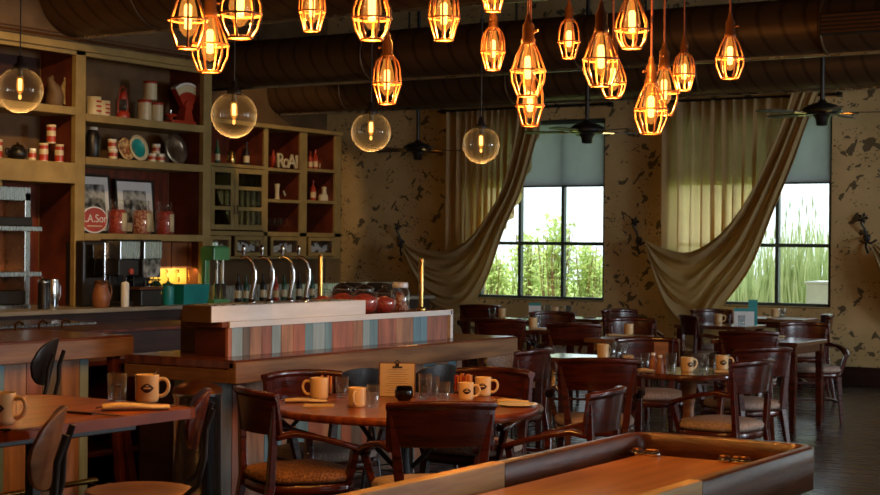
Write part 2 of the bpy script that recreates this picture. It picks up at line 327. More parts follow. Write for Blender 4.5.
def put(proto, loc, rz, label, group=None, scale=None):
    """the first placing moves the built thing itself, later ones copy it"""
    if proto.name not in USED:
        USED.add(proto.name); kids(proto)
        for k in kids(proto): kids(k)
        proto.location = loc; proto.rotation_euler = (0, 0, rz)
        if scale: proto.scale = scale if isinstance(scale, tuple) else (scale,) * 3
        proto['label'] = label
        if group: proto['group'] = group
        return proto
    s = scale if scale else (1.0, 1.0, 1.0)
    return dup(proto, loc, rz, label, group, s)
def yaw_cam(deg):
    """world rotation about z that turns local +Y to deg clockwise from the view direction"""
    a = math.radians(deg); d = FWD * math.cos(a) + RGT * math.sin(a); return math.atan2(-d.x, d.y)

# ================================================================== the room
YB = 17.5; CZ = 4.9; XL = -12.9
def struct(name, mb, m, bevel=0, parent=None): 
    o = mb.build(name, m, parent, bevel); 
    if not parent: o['kind'] = 'structure'
    return o
struct('floor', MB().box((XL, -2.5, -.1), (RX, YB, 0)), M['floor'])
struct('ceiling', MB().box((XL - .3, -2.8, CZ), (RX + .3, YB + .3, CZ + .15)), M['ceil'])
SILL = .83; WTOP = 3.08
WINS = [(W(475, 250, y=YB).x, W(604, 250, y=YB).x), (W(668, 250, y=YB).x, W(831, 250, y=YB).x)]
WINS.append((WINS[1][1] + 1.02, WINS[1][1] + 2.9)); WINS.append((.2, 2.1))
b = MB(); xs = XL - .3
for (a, c) in WINS:
    b.box((xs, YB, 0), (a, YB + .28, CZ)); b.box((a, YB, 0), (c, YB + .28, SILL)); b.box((a, YB, WTOP), (c, YB + .28, CZ)); xs = c
b.box((xs, YB, 0), (RX + .3, YB + .28, CZ))
struct('wall_back', b, M['plaster'])
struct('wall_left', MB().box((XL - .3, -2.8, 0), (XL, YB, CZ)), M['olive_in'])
struct('wall_rear', MB().box((XL, -2.8, 0), (RX, -2.5, CZ)), M['plaster'])
b = MB(); ys = -2.8
for (a, c) in RWIN:
    b.box((RX, ys, 0), (RX + .28, a, CZ)); b.box((RX, a, 0), (RX + .28, c, .85)); b.box((RX, a, 3.15), (RX + .28, c, CZ)); ys = c
b.box((RX, ys, 0), (RX + .28, YB, CZ))
struct('wall_right', b, M['plaster'])
struct('baseboard_back', MB().box((XL, YB - .03, 0), (RX, YB, .2)), M['dark'], .004)
# low wainscot rail line on the back wall is absent; soffit above the open shelves
SX = -11.2; SY1 = W(211, 200, x=SX).y
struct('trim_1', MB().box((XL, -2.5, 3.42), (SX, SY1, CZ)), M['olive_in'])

for n, (a, c) in enumerate(WINS):
    w = thing('window_%d' % (n + 1), None, None, ((a + c) / 2, YB + .1, SILL), kind='structure')
    hw = (c - a) / 2; H = WTOP - SILL; f = MB(); t = .055
    f.box((-hw, -.03, 0), (-hw + t, .05, H)); f.box((hw - t, -.03, 0), (hw, .05, H)); f.box((-hw, -.03, 0), (hw, .05, t)); f.box((-hw, -.03, H - t), (hw, .05, H))
    for k in (1, 2): x = -hw + 2 * hw * k / 3; f.box((x - .021, -.03, t), (x + .021, .04, H - t))
    for z in (.715, 1.44): f.box((-hw + t, -.031, z - .021), (hw - t, .041, z + .021))
    f.build('window_frame', M['winframe'], w, .004)
    MB().box((-hw + .02, .012, .02), (hw - .02, .018, H - .02)).build('window_pane', M['pane'], w)
    MB().box((-hw, -.098, -.001), (hw, -.032, .02)).build('window_sill', M['olive'], w, .004)
for n, (a, c) in enumerate(RWIN):
    w = thing('window_%d' % (n + 5), None, None, (RX + .1, (a + c) / 2, .85), kind='structure'); hw = (c - a) / 2
    f = MB(); H = 2.3
    f.box((-.03, -hw, 0), (.05, -hw + .06, H)); f.box((-.03, hw - .06, 0), (.05, hw, H)); f.box((-.03, -hw, 0), (.05, hw, .06)); f.box((-.03, -hw, H - .06), (.05, hw, H)); f.box((-.03, -.03, 0), (.05, .03, H)); f.box((-.03, -hw, 1.4), (.05, hw, 1.45))
    f.build('window_frame', M['winframe'], w)

# roller shades
SHL = ['grey roller shade on the window left of centre, half behind the swagged curtain', 'grey roller shade on the right-hand window, beside the ceiling fan', 'grey roller shade on the window beyond the right edge', 'grey roller shade on the farthest right window']
for n, (a, c) in enumerate(WINS[:2]):
    sh = thing('roller_shade', SHL[n], 'window shade', ((a + c) / 2, YB + .035, WTOP), group='roller shades')
    hw = (c - a) / 2 - .03
    MB().box((-hw, -.003, -.82), (hw, .0, -.04)).build('shade_cloth', M['shade'], sh)
    MB().tube([(-hw, .01, -.03), (hw, .01, -.03)], .028, 12).build('roller', M['winframe'], sh)
    MB().box((-hw, -.008, -.835), (hw, .005, -.815)).build('hem_bar', M['winframe'], sh)

# curtains: a straight sheer drop and a swag pulled to an iron hook
def cr(P, t):
    n = len(P) - 1; i = min(int(t * n), n - 1); u = t * n - i
    p0, p1, p2, p3 = P[max(i - 1, 0)], P[i], P[i + 1], P[min(i + 2, n)]
    return 0.5 * ((2 * p1) + (p2 - p0) * u + (2 * p0 - 5 * p1 + 4 * p2 - p3) * u * u + (3 * p1 - p0 - 3 * p2 + p3) * u ** 3)
YC = YB - .16
def curtain(label, sheer, top, bot, hook, up=None, amp=.05, rodx=None):
    root = thing('curtain', label, 'curtain', (rodx[0], YC, 0), group='swagged linen curtains')
    off = Vector((rodx[0], YC, 0))
    if sheer:
        (xa, xb, zt, zl) = sheer; rnd = random.Random(3); ph = [rnd.uniform(0, 6) for _ in range(4)]
        def fn(u, v):
            th = u * 82 + 1.6 * math.sin(u * 9 + ph[2]) + .35 * math.sin(v * 3 + u * 20); z = zt + (zl(u) - zt) * v
            x = xa + (xb - xa) * u + (.030 + .014 * math.sin(u * 23)) * math.sin(th); y = .045 * math.sin(th + 1.2) * (1 + .4 * math.sin(u * 17 + 1)) + .010 * math.sin(u * 190 + ph[1])
            return (x - off.x, .02 + y, z)
        MB().grid(fn, 620, 12).build('sheer_panel', M['sheer'], root, solid=.002)
    A = [W(px, py, y=YC) for px, py in top]; B = [W(px, py, y=YC) for px, py in bot]
    def fs(u, v):
        a = cr(A, u); bb = cr(B, u)
        k = math.sin(PI * min(1, v)) ; p = a.lerp(bb, v)
        wdt = (a - bb).length
        fold = (math.sin(v * 31 + 1.4 * math.sin(u * 4 + 1)) * .55 + math.sin(v * 17 + 2.0 * u) * .6 + math.sin(v * 57 + u * 5) * .22) * min(amp, .02 + wdt * .09) * (0.35 + .65 * math.sin(PI * min(max(u, .04), .96)))
        belly = .10 * math.sin(PI * u) * (0.4 + .6 * v)
        return (p.x - off.x, -.05 - belly - fold, p.z)
    MB().grid(fs, 90, 110).build('swag', M['swag'], root, solid=.004)
    return root
def zcurve(pts):
    P = [W(px, py, y=YC) for px, py in pts]
    def f(u):
        return cr(P, u).z
    return f
c1 = curtain('tan linen curtain over the middle window, pulled left in a deep swag', (W(446, 200, y=YC).x, W(540, 200, y=YC).x, 3.22, zcurve([(446, 262), (470, 258), (490, 240), (510, 205), (540, 125)])),
    [(520, 98), (519, 135), (508, 185), (492, 216), (472, 240), (448, 251), (424, 249), (405, 243)],
    [(548, 98), (541, 135), (526, 190), (508, 232), (490, 282), (466, 312), (430, 300), (405, 250)], (403, 240), rodx=(W(446, 200, y=YC).x,))
c2 = curtain('tan linen curtain over the right-hand window, pulled left in a wide swag', (W(660, 200, y=YC).x, W(812, 200, y=YC).x, 3.22, zcurve([(660, 256), (690, 260), (725, 250), (765, 205), (812, 105)])),
    [(795, 88), (786, 120), (768, 165), (748, 205), (722, 236), (692, 252), (665, 248), (646, 240)],
    [(822, 88), (811, 120), (796, 165), (778, 210), (754, 268), (722, 312), (700, 350), (672, 322), (648, 246)], (640, 238), rodx=(W(660, 200, y=YC).x,), amp=.06)
x3 = W(868, 237, y=YB).x
c3 = curtain('edge of a tan curtain hanging from the hook at the right border', None,
    [(1010, 80), (1000, 130), (975, 190), (940, 236), (905, 252), (874, 243)],
    [(1045, 80), (1035, 130), (1010, 200), (975, 270), (930, 320), (893, 300), (873, 248)], (868, 237), rodx=(x3,))
# curtain rods, one above each window
RL = ['dark curtain rod above the middle window', 'dark curtain rod above the right-hand window']
for n, (px0, px1) in enumerate([(438, 612), (652, 842)]):
    a = W(px0, 110, y=YC + .03); c = W(px1, 110, y=YC + .03)
    r = thing('curtain_rod', RL[n], 'curtain rod', (a.x, a.y, 3.235), group='curtain rods')
    MB().tube([(0, 0, 0), (c.x - a.x, 0, 0)], .016, 10).build('rod', M['black'], r)
    for k in (0.02, .98):
        MB().box(((c.x - a.x) * k - .01, 0, -.03), ((c.x - a.x) * k + .01, .14, .03)).build('bracket', M['black'], r)
HL = ['black wrought iron curtain hook on the wall left of the middle window', 'black wrought iron curtain hook between the two windows', 'black wrought iron curtain hook at the right edge of the picture']
def hook():
    r = thing('curtain_hook', '', 'curtain hook', group='iron curtain hooks')
    MB().lathe([(.045, 0), (.04, .012), (.015, .02)], 12, T=Matrix.Rotation(PI / 2, 4, 'X')).build('wall_plate', M['black'], r)
    s = MB(); s.tube([(0, 0, 0), (0, -.06, .0), (.02, -.12, -.03), (.09, -.15, -.06), (.15, -.13, -.02)], .013, 8)
    s.tube([(0, -.01, 0), (-.01, -.05, .10), (-.05, -.06, .16), (-.03, -.06, .21)], .013, 8); s.tube([(0, -.01, 0), (.0, -.04, -.10), (.03, -.05, -.17)], .014, 8)
    s.build('scroll', M['black'], r)
    lf = MB()
    for q in range(5):
        a = q * 1.26; lf.loft([[(-.03 + .0 * k, -.07, .21 + .0)] * 4 for k in (0,)] + [[(-.03 + math.cos(a) * .035 + .02 * math.cos(a + j * PI / 2), -.07 + .008 * (j % 2), .22 + math.sin(a) * .035 + .02 * math.sin(a + j * PI / 2)) for j in range(4)]] + [[(-.03 + math.cos(a) * .07, -.06, .22 + math.sin(a) * .07)] * 4], False)
    lf.build('leaf_finial', M['black'], r)
    return r
HK = hook()
for (px, py), l in zip([(402, 243), (639, 240), (867, 238)], HL):
    p = W(px, py, y=YB); put(HK, (p.x, YB - .001, p.z), 0, l)

# ducts
def duct(label, y, z, r, x0, x1, cap=True):
    d = thing('air_duct', label, 'air duct', (x0, y, z), group='round ceiling ducts')
    n = 40; rings = []
    s = MB(); R = lambda x, rr: [(x, rr * math.cos(2 * PI * k / n), rr * math.sin(2 * PI * k / n)) for k in range(n)]
    s.loft([R(0, r), R(x1 - x0, r)], cap); s.build('pipe', M['duct'], d)
    MB().box((.01, -.016, -r - .022), (x1 - x0 - .01, .016, -r + .004)).build('highlight_strip', M['steel'], d)  # pale strip added to draw the bright line along the duct's underside
    x = 1.1
    while x < x1 - x0 - .1:
        MB().loft([R(x, r + .001), R(x, r + .014), R(x + .03, r + .014), R(x + .03, r + .001)], False).build('joint_collar', M['duct'], d); x += 2.4
    x = 2.0
    while x < x1 - x0: MB().tube([(x, 0, r), (x, 0, CZ - z)], .012, 6).build('hanger', M['black'], d); x += 3.2
    return d
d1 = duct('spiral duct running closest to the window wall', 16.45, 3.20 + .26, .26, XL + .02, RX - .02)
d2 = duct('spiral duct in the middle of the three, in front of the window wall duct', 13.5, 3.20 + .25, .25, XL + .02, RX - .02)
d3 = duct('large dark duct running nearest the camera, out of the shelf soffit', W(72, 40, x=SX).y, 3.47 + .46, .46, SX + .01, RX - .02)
# supply grille hanging on the middle duct at the right
g = thing('air_grille', 'long slotted air grille on the duct at the upper right', 'air grille', tuple(W(868, 21, y=13.15)))
MB().box((-.42, 0, -.09), (.5, .085, .09)).build('grille_box', M['soot'], g, .005)
for k in range(5): MB().box((-.40, -.012, -.075 + k * .034), (.48, .0, -.06 + k * .034)).build('slat', M['bronze'], g)
# ceiling joists across, barely lit
b = 0
for n, (y, l) in enumerate([(9.2, 'dark timber ceiling beam nearest the camera'), (12.3, 'dark timber ceiling beam between the large and the middle duct'), (15.0, 'dark timber ceiling beam between the middle and the far duct')]):
    o = MB().box((SX + .01, y - .1, CZ - .28), (RX, y + .1, CZ)).build('ceiling_beam', M['mahog'], bevel=.01); tag(o, l, 'ceiling beam', 'ceiling beams')

# ================================================================== back bar: counter, open shelves, wall cabinet
BCX = -10.75
p0 = W(0, 312, x=BCX); 
bc = thing('back_bar_counter', 'long grey-topped back bar counter under the open shelves', 'counter', (BCX, 11, 0))
MB().box((XL + .02 - BCX, -5, .84), (0, 5.9, .88)).build('countertop', M['stonetop'], bc, .006)
MB().box((XL + .02 - BCX, -5, 0), (-.06, 5.88, .84)).build('base_cabinet', M['dark'], bc)
for k in range(7):
    y = -4.6 + k * 1.45; MB().box((-.058, y, .1), (-.035, y + 1.38, .76)).build('cabinet_door', M['dark'], bc, .006)
# open shelf unit
SU = thing('shelf_unit', 'khaki painted built-in open shelves above the back bar counter', 'shelves', (SX, 11, 0))
def YX(px): return W(px, 200, x=SX).y - 11
ya = -5.0; st1 = (YX(75), YX(85)); st2 = (YX(203), YX(211)); DEP = .50
f = MB(); ZT = 3.42; ZB = .882
for (a, c) in (st1, st2, (-5, -4.9)): f.box((-.06, a, ZB), (0, c, ZT))
f.box((-.06, ya, 3.31), (0, st2[1], ZT)); f.box((-.0, ya, 3.35), (.04, st2[1], 3.42))
f.build('face_frame', M['olive'], SU, .005)
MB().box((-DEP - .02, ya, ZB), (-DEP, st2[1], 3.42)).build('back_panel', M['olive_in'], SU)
for (a, c) in (st1, st2): MB().box((-DEP, a + .02, ZB), (-.06, c - .02, ZT - .0)).build('side_panel', M['mahog'], SU)
SHZ = {}
def shelf(name, y0, y1, ztop, th): 
    MB().box((-DEP, y0, ztop - th), (.006, y1, ztop)).build('shelf', M['olive'], SU, .004); SHZ[name] = ztop
zR1 = W(140, 119, x=SX).z; zR2 = W(140, 160.5, x=SX).z; zR3 = W(140, 234, x=SX).z; zL1 = W(60, 105.5, x=SX).z; zL2 = W(40, 160.5, x=SX).z
shelf('R1', st1[1], st2[0], zR1, .075); shelf('R2', st1[1], st2[0], zR2, .075); shelf('R3', st1[1], st2[0], zR3, .07)
shelf('L1', ya, st1[0], zL1, .075); shelf('L2', ya, st1[0], zL2, .20)
MB().box((SX - DEP, 11 + ya, 3.40), (SX + .0, 11 + st2[1], 3.419)) 
# reddish panels behind parts of the shelves
MB().box((-DEP + .001, YX(85) + .02, zR3 + .0), (-DEP + .004, YX(203), zR2 - .08)).build('back_board', M['mahog'], SU)
MB().box((-DEP + .001, ya, zL1), (-DEP + .006, st1[0], 3.3)).build('back_board', M['dark'], SU)
MB().box((-DEP + .001, ya, .9), (-DEP + .006, st1[0], zL2 - .2)).build('back_board', M['mahog'], SU)
# picture rail / track above
tr = thing('picture_light_rail', 'thin metal rail running along the top of the open shelves', 'rail', (SX + .10, 11, 3.445))
MB().tube([(0, -4.9, 0), (0, st2[1] - .02, 0)], .012, 8).build('rail', M['bronze'], tr)
for k in range(5): MB().bar((-.098, -4.5 + k * 1.55, 0), (0, -4.5 + k * 1.55, 0), .014).build('rail_arm', M['bronze'], tr)
MB().box((-.099, -4.7, .045), (-.085, st2[1] - .1, .055)).build('trim_strip', M['bronze'], tr)

# far wall cabinet
CX = -12.3
def YC2(px): return W(px, 200, x=CX).y - 15
def ZC(px, py): return W(px, py, x=CX).z
cab = thing('wall_cabinet', 'khaki wall cabinet with lattice doors and open cubbies in the far corner', 'cabinet', (CX, 15, 0))
cy = [YC2(p) for p in (196, 264, 268, 300, 307, 335, 341)]
zt, zb = 2.98, 1.32
f = MB(); t = .05
f.box((-.55, cy[0], zb), (0, cy[6], zb + .03))
f.box((-.55, cy[0], zt - .05), (0.03, cy[6], zt))
for k in (1, 3):
    f.box((-.03, cy[k], zb + .03), (0, cy[k + 1], zt - .05)); MB().box((-.55, cy[k], zb + .03), (-.03, cy[k + 1], zt - .05)).build('partition', M['mahog'], cab)
MB().box((-.55, cy[5] - .004, zb + .03), (-.03, cy[5] - .0005, zt - .05)).build('partition', M['mahog'], cab)
f.box((-.55, cy[0], zb + .03), (0, cy[0] + .06, zt - .05)); f.box((-.55, cy[5], zb + .03), (0, cy[6], zt - .05))
f.box((-.04, cy[0], 1.60), (0, cy[6], 1.655)); f.box((-.55, cy[0], 1.60), (-.04, cy[6], 1.63))
f.build('carcass', M['olive'], cab, .004)
MB().box((-.58, cy[0], zb), (-.551, cy[6], zt)).build('back_panel', M['mahog'], cab)
def cshelf(k0, k1, z): MB().box((-.545, cy[k0] + .001, z - .04), (.003, cy[k1] - .001, z)).build('shelf', M['olive'], cab, .003); return z
cz = {'A1': cshelf(0, 1, ZC(235, 164)), 'B1': cshelf(2, 3, ZC(283, 168.5)), 'B2': cshelf(2, 3, ZC(283, 199.5)), 'C1': cshelf(4, 5, ZC(321, 169)), 'C2': cshelf(4, 5, ZC(321, 200.5))}
# two lattice doors
ydm = YC2(233); 
for (y0, y1, side) in ((YC2(209), ydm, 1), (ydm, cy[1], -1)):
    dr = MB(); z0, z1 = 1.67, cz['A1'] - .05
    dr.box((.002, y0 + .004, z0), (.03, y0 + .07, z1)); dr.box((.002, y1 - .07, z0), (.03, y1 - .004, z1)); dr.box((.002, y0 + .07, z0), (.03, y1 - .07, z0 + .06)); dr.box((.002, y0 + .07, z1 - .06), (.03, y1 - .07, z1))
    for k in (1, 2): zz = z0 + (z1 - z0) * k / 3 + .01; dr.box((.004, y0 + .07, zz - .022), (.028, y1 - .07, zz + .022))
    o = dr.build('door', M['olive'], cab, .003)
    MB().box((.008, y0 + .06, z0 + .05), (.012, y1 - .06, z1 - .05)).build('glass', M['darkglass'], o)
    yy = y1 - .03 if side == 1 else y0 + .03
    MB().tube([(.032, yy, 1.86), (.05, yy, 1.87), (.05, yy, 1.95), (.032, yy, 1.96)], .006, 6).build('handle', M['black'], o)
# four glass-fronted drawers
for (a, c) in ((209, 230), (234, 262), (270, 299), (308, 334)):
    y0, y1 = YC2(a), YC2(c); fr = MB(); z0, z1 = 1.355, 1.595
    fr.box((.002, y0, z0), (.025, y0 + .045, z1)); fr.box((.002, y1 - .045, z0), (.025, y1, z1)); fr.box((.002, y0 + .045, z0), (.025, y1 - .045, z0 + .045)); fr.box((.002, y0 + .045, z1 - .045), (.025, y1 - .045, z1))
    o = fr.build('drawer', M['olive'], cab, .002)
    pc = MB(); rr = random.Random(a)
    n = 9
    for k in range(n):
        yy = y0 + .06 + (y1 - y0 - .12) * k / n; pc.cbox((-.03 - .004 * k, yy + .02, z0 + .075 + rr.uniform(0, .05)), (.003, (y1 - y0) / n * .9, .05 + rr.uniform(0, .05)))
    pc.build('doily_stack', M['wpaper'], o)
    MB().box((.006, y0 + .04, z0 + .04), (.009, y1 - .04, z1 - .04)).build('glass', M['glass'], o)

# ================================================================== the bar
BX = -5.40; BZ = .885; BY0 = W(236, 366, x=BX).y; BY1 = W(518, 340, x=BX).y; BB = -6.2
bar = thing('bar', 'long varnished bar clad in tan and blue planks with a raised plank box', 'bar', (BX, BY0, 0))
LB = BY1 - BY0
MB().box((BB - BX, 0, BZ - .05), (-.012, LB, BZ)).build('bar_top', M['bar_wood'], bar, .008)
MB().box((-.05, .0, BZ - .125), (0, LB, BZ - .012)).box((BB - BX, .0, BZ - .125), (-.05, .05, BZ - .052)).box((BB - BX, LB - .05, BZ - .125), (-.05, LB, BZ - .052)).build('front_lip', M['lip_wood'], bar, .006)
def plank_wall(mb, p, q, z0, z1, seed, wmin=.09, wmax=.17, th=.02, nrm=(1, 0)):
    """vertical boards of different colours, side by side from p to q"""
    rnd = random.Random(seed); p = Vector((p[0], p[1], 0)); q = Vector((q[0], q[1], 0)); Ld = (q - p).length; t = (q - p) / Ld; n = Vector((nrm[0], nrm[1], 0)); s = 0; last = -1
    while s < Ld - 1e-4:
        w = min(rnd.uniform(wmin, wmax), Ld - s)
        if Ld - s - w < .04: w = Ld - s
        k = rnd.choice([0, 0, 1, 2, 2, 4, 1, 0, 3]);
        if k == last: k = (k + 1) % 5
        last = k; mb.k = k; e = rnd.uniform(0, .004)
        a = p + t * (s + .0015); b_ = p + t * (s + w - .0015)
        c0 = a; c1 = b_; c2 = b_ + n * (th + e); c3 = a + n * (th + e)
        mb.add([(c.x, c.y, z0) for c in (c0, c1, c2, c3)] + [(c.x, c.y, z1) for c in (c0, c1, c2, c3)], [(0, 3, 2, 1), (4, 5, 6, 7), (0, 1, 5, 4), (1, 2, 6, 5), (2, 3, 7, 6), (3, 0, 4, 7)])
        s += w
    mb.k = 0
pk = MB(); plank_wall(pk, (-.38, .10), (-.38, LB - .15), .06, BZ - .052, 5)
plank_wall(pk, (-.50, .10), (-.38, .10), .06, BZ - .052, 9, nrm=(0, -1))
pk.build('plank_cladding', M['planks'], bar, .0015)
MB().box((-.79, .12, 0), (-.385, LB - .16, BZ - .05)).build('bar_body', M['dark'], bar)
# riser
RXF = -.21; ry0 = W(228, 340, x=BX + RXF).y - BY0; ry1 = W(449, 325, x=BX + RXF).y - BY0; RZ = 1.075
ty0 = W(212, 310, x=BX + RXF - .01).y
pk = MB(); ss = ry0; rr_ = random.Random(4)
for px_, k_ in ((232, 2), (243, 4), (250, 3), (262, 0), (272, 2), (281, 4), (293, 0), (305, 2), (313, 1), (325, 4), (332, 1), (353, 2), (363, 0), (370, 4), (378, 1), (396, 2), (413, 0), (420, 1), (427, 1), (449, 2)):
    se_ = min(W(px_, 340, x=BX + RXF).y - BY0, ry1 - .02); pk.k = k_; pk.box((RXF - .02, ss + .0015, BZ), (RXF + rr_.uniform(-.001, .002), se_ - .0015, RZ - .03)); ss = se_
pk.build('riser_planks', M['planks'], bar, .0015)
MB().box((RXF - .24, ry0 + .002, BZ), (RXF - .022, ry1 - .02, RZ - .03)).build('riser_body', M['mahog'], bar, .003)
MB().box((RXF - .52, ty0 - BY0 + .5, RZ - .03), (RXF - .262, ry1 + .02, RZ)).box((RXF - .50, ty0 - BY0 + .52, BZ), (RXF - .262, ry1, RZ - .03)).build('jar_ledge', M['mahog'], bar, .003)
rt = MB().box((RXF - .26, ry0 - .05, RZ - .03), (RXF + .0, ry1 + .02, RZ)).build('riser_top', M['bar_wood'], bar, .003)
MB().box((RXF + .002, ry0, RZ - .032), (RXF + .014, ry1 + .02, RZ + .002)).box((RXF - .022, ry1 + .0, BZ + .001), (RXF + .014, ry1 + .03, RZ + .004)).build('zinc_edging', M['zinc'], bar, .002)
# wooden service end beside the riser
MB().box((RXF - .52, ry0 + .20, BZ), (RXF - .27, ry0 + 1.6, BZ + .235)).build('end_panel', M['olive_in'], bar, .004)
# stainless tap box on the riser
ty0 = W(212, 310, x=BX + RXF - .01).y; ty1 = W(366, 310, x=BX + RXF - .01).y
tb = thing('tap_box', 'bright stainless steel tap box lying on the raised part of the bar', 'steel box', (BX + RXF - .012, ty0, RZ))
MB().box((-.202, -.006, -.0), (-.001, -.0005, .089)).build('dark_reflection_cap', M['olive_in'], tb, .001)  # dark sheet added over the steel end face, imitating its dark reflection
MB().box((-.20, 0, 0), (0, ty1 - ty0, .088)).build('box_body', M['zinc'], tb, .003)
MB().box((-.195, .01, .0885), (-.01, ty1 - ty0 - .1, .094)).build('drip_tray', M['steel'], tb, .002)
# swan-neck beer taps
def tap():
    r = thing('beer_tap', '', 'beer tap', group='chrome beer taps')
    MB().lathe([(.028, 0), (.03, .006), (.022, .012), (.016, .02)], 16).build('tap_flange', M['chrome'], r)
    MB().tube([(0, 0, .012), (.004, .006, .06), (.012, .018, .13), (.011, .016, .18), (.003, .006, .225), (-.012, -.012, .252), (-.030, -.032, .258), (-.042, -.044, .25)], [.0145, .0145, .014, .013, .012, .011, .010, .009], 12).build('swan_neck', M['chrome'], r)
    MB().lathe([(.006, 0), (.009, .015), (.012, .04), (.010, .055), (.004, .06)], 10, T=Matrix.Translation((-.030, -.034, .268))).build('tap_handle', M['chrome'], r)
    return r
TP = tap(); TL = ['nearest', 'second nearest', 'third', 'farthest']
for k, px in enumerate((251, 269, 289.5, 305.5)):
    p = W(px, 304, z=RZ + .094); p.x = BX + RXF - .11; t = W(px, 304, x=p.x)
    put(TP, (p.x, t.y, RZ + .0941), yaw_cam(0) * 0 + .0, TL[k] + ' chrome swan-neck beer tap of the four on the steel tap box')
# brass posts
def post(): 
    r = thing('brass_post', '', 'post', group='brass posts')
    MB().lathe([(.032, 0), (.034, .008), (.020, .016)], 16).build('post_foot', M['brass'], r); MB().lathe([(.0165, .010), (.0165, .235), (.014, .242)], 16).build('post_tube', M['brass'], r)
    return r
PP = post()
for px, dx, s, z, l in ((421, -.13, (1, 1, 1.42), RZ, 'brass post standing on the bar near its far end'), (320, -.22, (1, 1, 1.5), RZ + .0, 'brass post behind the chrome taps and red candy jars')):
    t = W(px, 300, x=BX + RXF + dx)
    if px == 320: t = W(px, 300, x=BX + RXF - .37)
    put(PP, (t.x, t.y, z), 0, l, None, s)

# glass jars of sweets
def jar(fill, round_=True):
    r = thing('candy_jar', '', 'jar', group='glass candy jars on the bar')
    if round_: pr = [(.055, 0), (.075, .01), (.092, .05), (.090, .09), (.072, .125), (.055, .135), (.058, .145)]
    else: pr = [(.056, 0), (.06, .006), (.06, .125), (.048, .14), (.045, .15)]
    MB().lathe([(a * .93, z + .003) for a, z in pr[:-3]] + [(.02, pr[-3][1] - .005)], 20).build('candy_fill', M[fill], r)
    MB().lathe(pr, 24, capt=False).build('jar_glass', M['glass'], r)
    h = pr[-1][1]
    if round_: MB().lathe([(.062, h), (.064, h + .008), (.045, h + .022), (.012, h + .03), (.02, h + .045), (.014, h + .058), (.001, h + .06)], 20, capb=True).build('lid', M['globe'], r)
    else: MB().lathe([(.05, h), (.052, h + .004), (.052, h + .03), (.046, h + .034)], 20).build('lid', M['zinc'], r)
    return r
J1 = jar('candy'); J2 = jar('nuts', False)
for px, py, dx, s, pj, l in ((323, 309, -.34, .88, J1, 'glass jar of red sweets behind the tap box, leftmost of the candy jars'),
                     (342.5, 309, -.33, 1.0, J1, 'wide glass candy jar with a tall knob lid, second from the left'),
                     (364, 311, -.17, 1.0, J1, 'largest glass jar of red sweets, at the end of the steel tap box'),
                     (384, 311, -.12, .84, J1, 'round glass jar full of red sweets, left of the jar of mixed sweets'),
                     (400, 311, -.20, 1.0, J2, 'straight metal-lidded glass jar of mixed red and white sweets')):
    t = W(px, py, x=BX + RXF + dx - .0); put(pj, (t.x, t.y, RZ), px, l, None, (s, s, s))

# ------------------------------------------------------------------ near service counter clad in planks
SXF = -6.24; SZ = .985; sy1 = W(134, 342, x=SXF).y; sy0 = 2.2
sc = thing('service_counter', 'high wooden counter with plank cladding and slanted trestle legs at the left', 'counter', (SXF, sy1, 0))
Ls = sy1 - sy0
MB().box((-.80, -Ls, SZ - .03), (-.01, 0, SZ)).build('countertop', M['bar_wood'], sc, .005)
MB().box((-.05, -Ls, SZ - .115), (0, 0, SZ - .012)).box((-.80, -.05, SZ - .115), (-.05, .0, SZ - .031)).build('edge_board', M['lip_wood'], sc, .004)
py1 = W(88, 400, x=SXF - .12).y - sy1
pk = MB(); plank_wall(pk, (-.14, -Ls), (-.14, py1), .10, SZ - .031, 33, .11, .17); pk.build('plank_cladding', M['planks'], sc, .0015)
MB().box((-.62, -Ls, .0), (-.142, py1, SZ - .031)).build('counter_body', M['dark'], sc)
for dx, s in ((-.08, 1), (-.70, -1)):
    MB().bar((dx - .0, -.10, SZ - .03), (dx + .05 * s, .05, .0), .055, .05).build('trestle_leg', M['mahog'], sc, .003)
    MB().bar((dx - .0, -.10, SZ - .05), (dx + .05 * s, -.05, .0), .045, .04).build('trestle_leg', M['mahog'], sc, .003)
fr = thing('foot_rail', 'bright brass foot rail running low along the plank-clad counter', 'rail', (SXF + .06, sy1, 0))
MB().tube([(0, -Ls, .215), (0, -.35, .215)], .016, 10).build('rail', M['brass'], fr)
for k in range(4): MB().tube([(0, -Ls + .3 + k * 1.05, .215), (0, -Ls + .3 + k * 1.05, .0)], .012, 8).build('rail_post', M['brass'], fr)
# low dark shelf with menus under the end of the counter
ls = thing('low_shelf', 'low dark wooden shelf unit in the shadow beyond the slanted legs', 'shelves', (-6.95, sy1 + .35, 0))
MB().box((-.5, -.3, 0), (-.47, .55, .78)).box((-.47, -.3, 0), (0, -.27, .78)).box((-.47, .52, 0), (0, .55, .78)).box((-.47, -.27, .75), (0, .52, .78)).build('carcass', M['mahog'], ls, .003)
for z in (.22, .48): MB().box((-.47, -.27, z - .025), (0, .52, z)).build('shelf', M['mahog'], ls, .002)
# stainless can under the near end of the bar
can = thing('steel_canister', 'tall shiny steel canister standing under the near end of the bar', 'canister', (BX - .22, BY0 - .18, 0))
t = W(197, 430, y=BY0 - .16); can.location = (t.x, t.y, 0)
MB().lathe([(.125, 0), (.13, .01), (.13, .70), (.134, .705), (.134, .72)], 32).build('canister_body', M['chrome'], can)
MB().lathe([(.134, .721), (.125, .75), (.05, .785), (.0, .79)], 32).build('lid', M['bronze'], can)
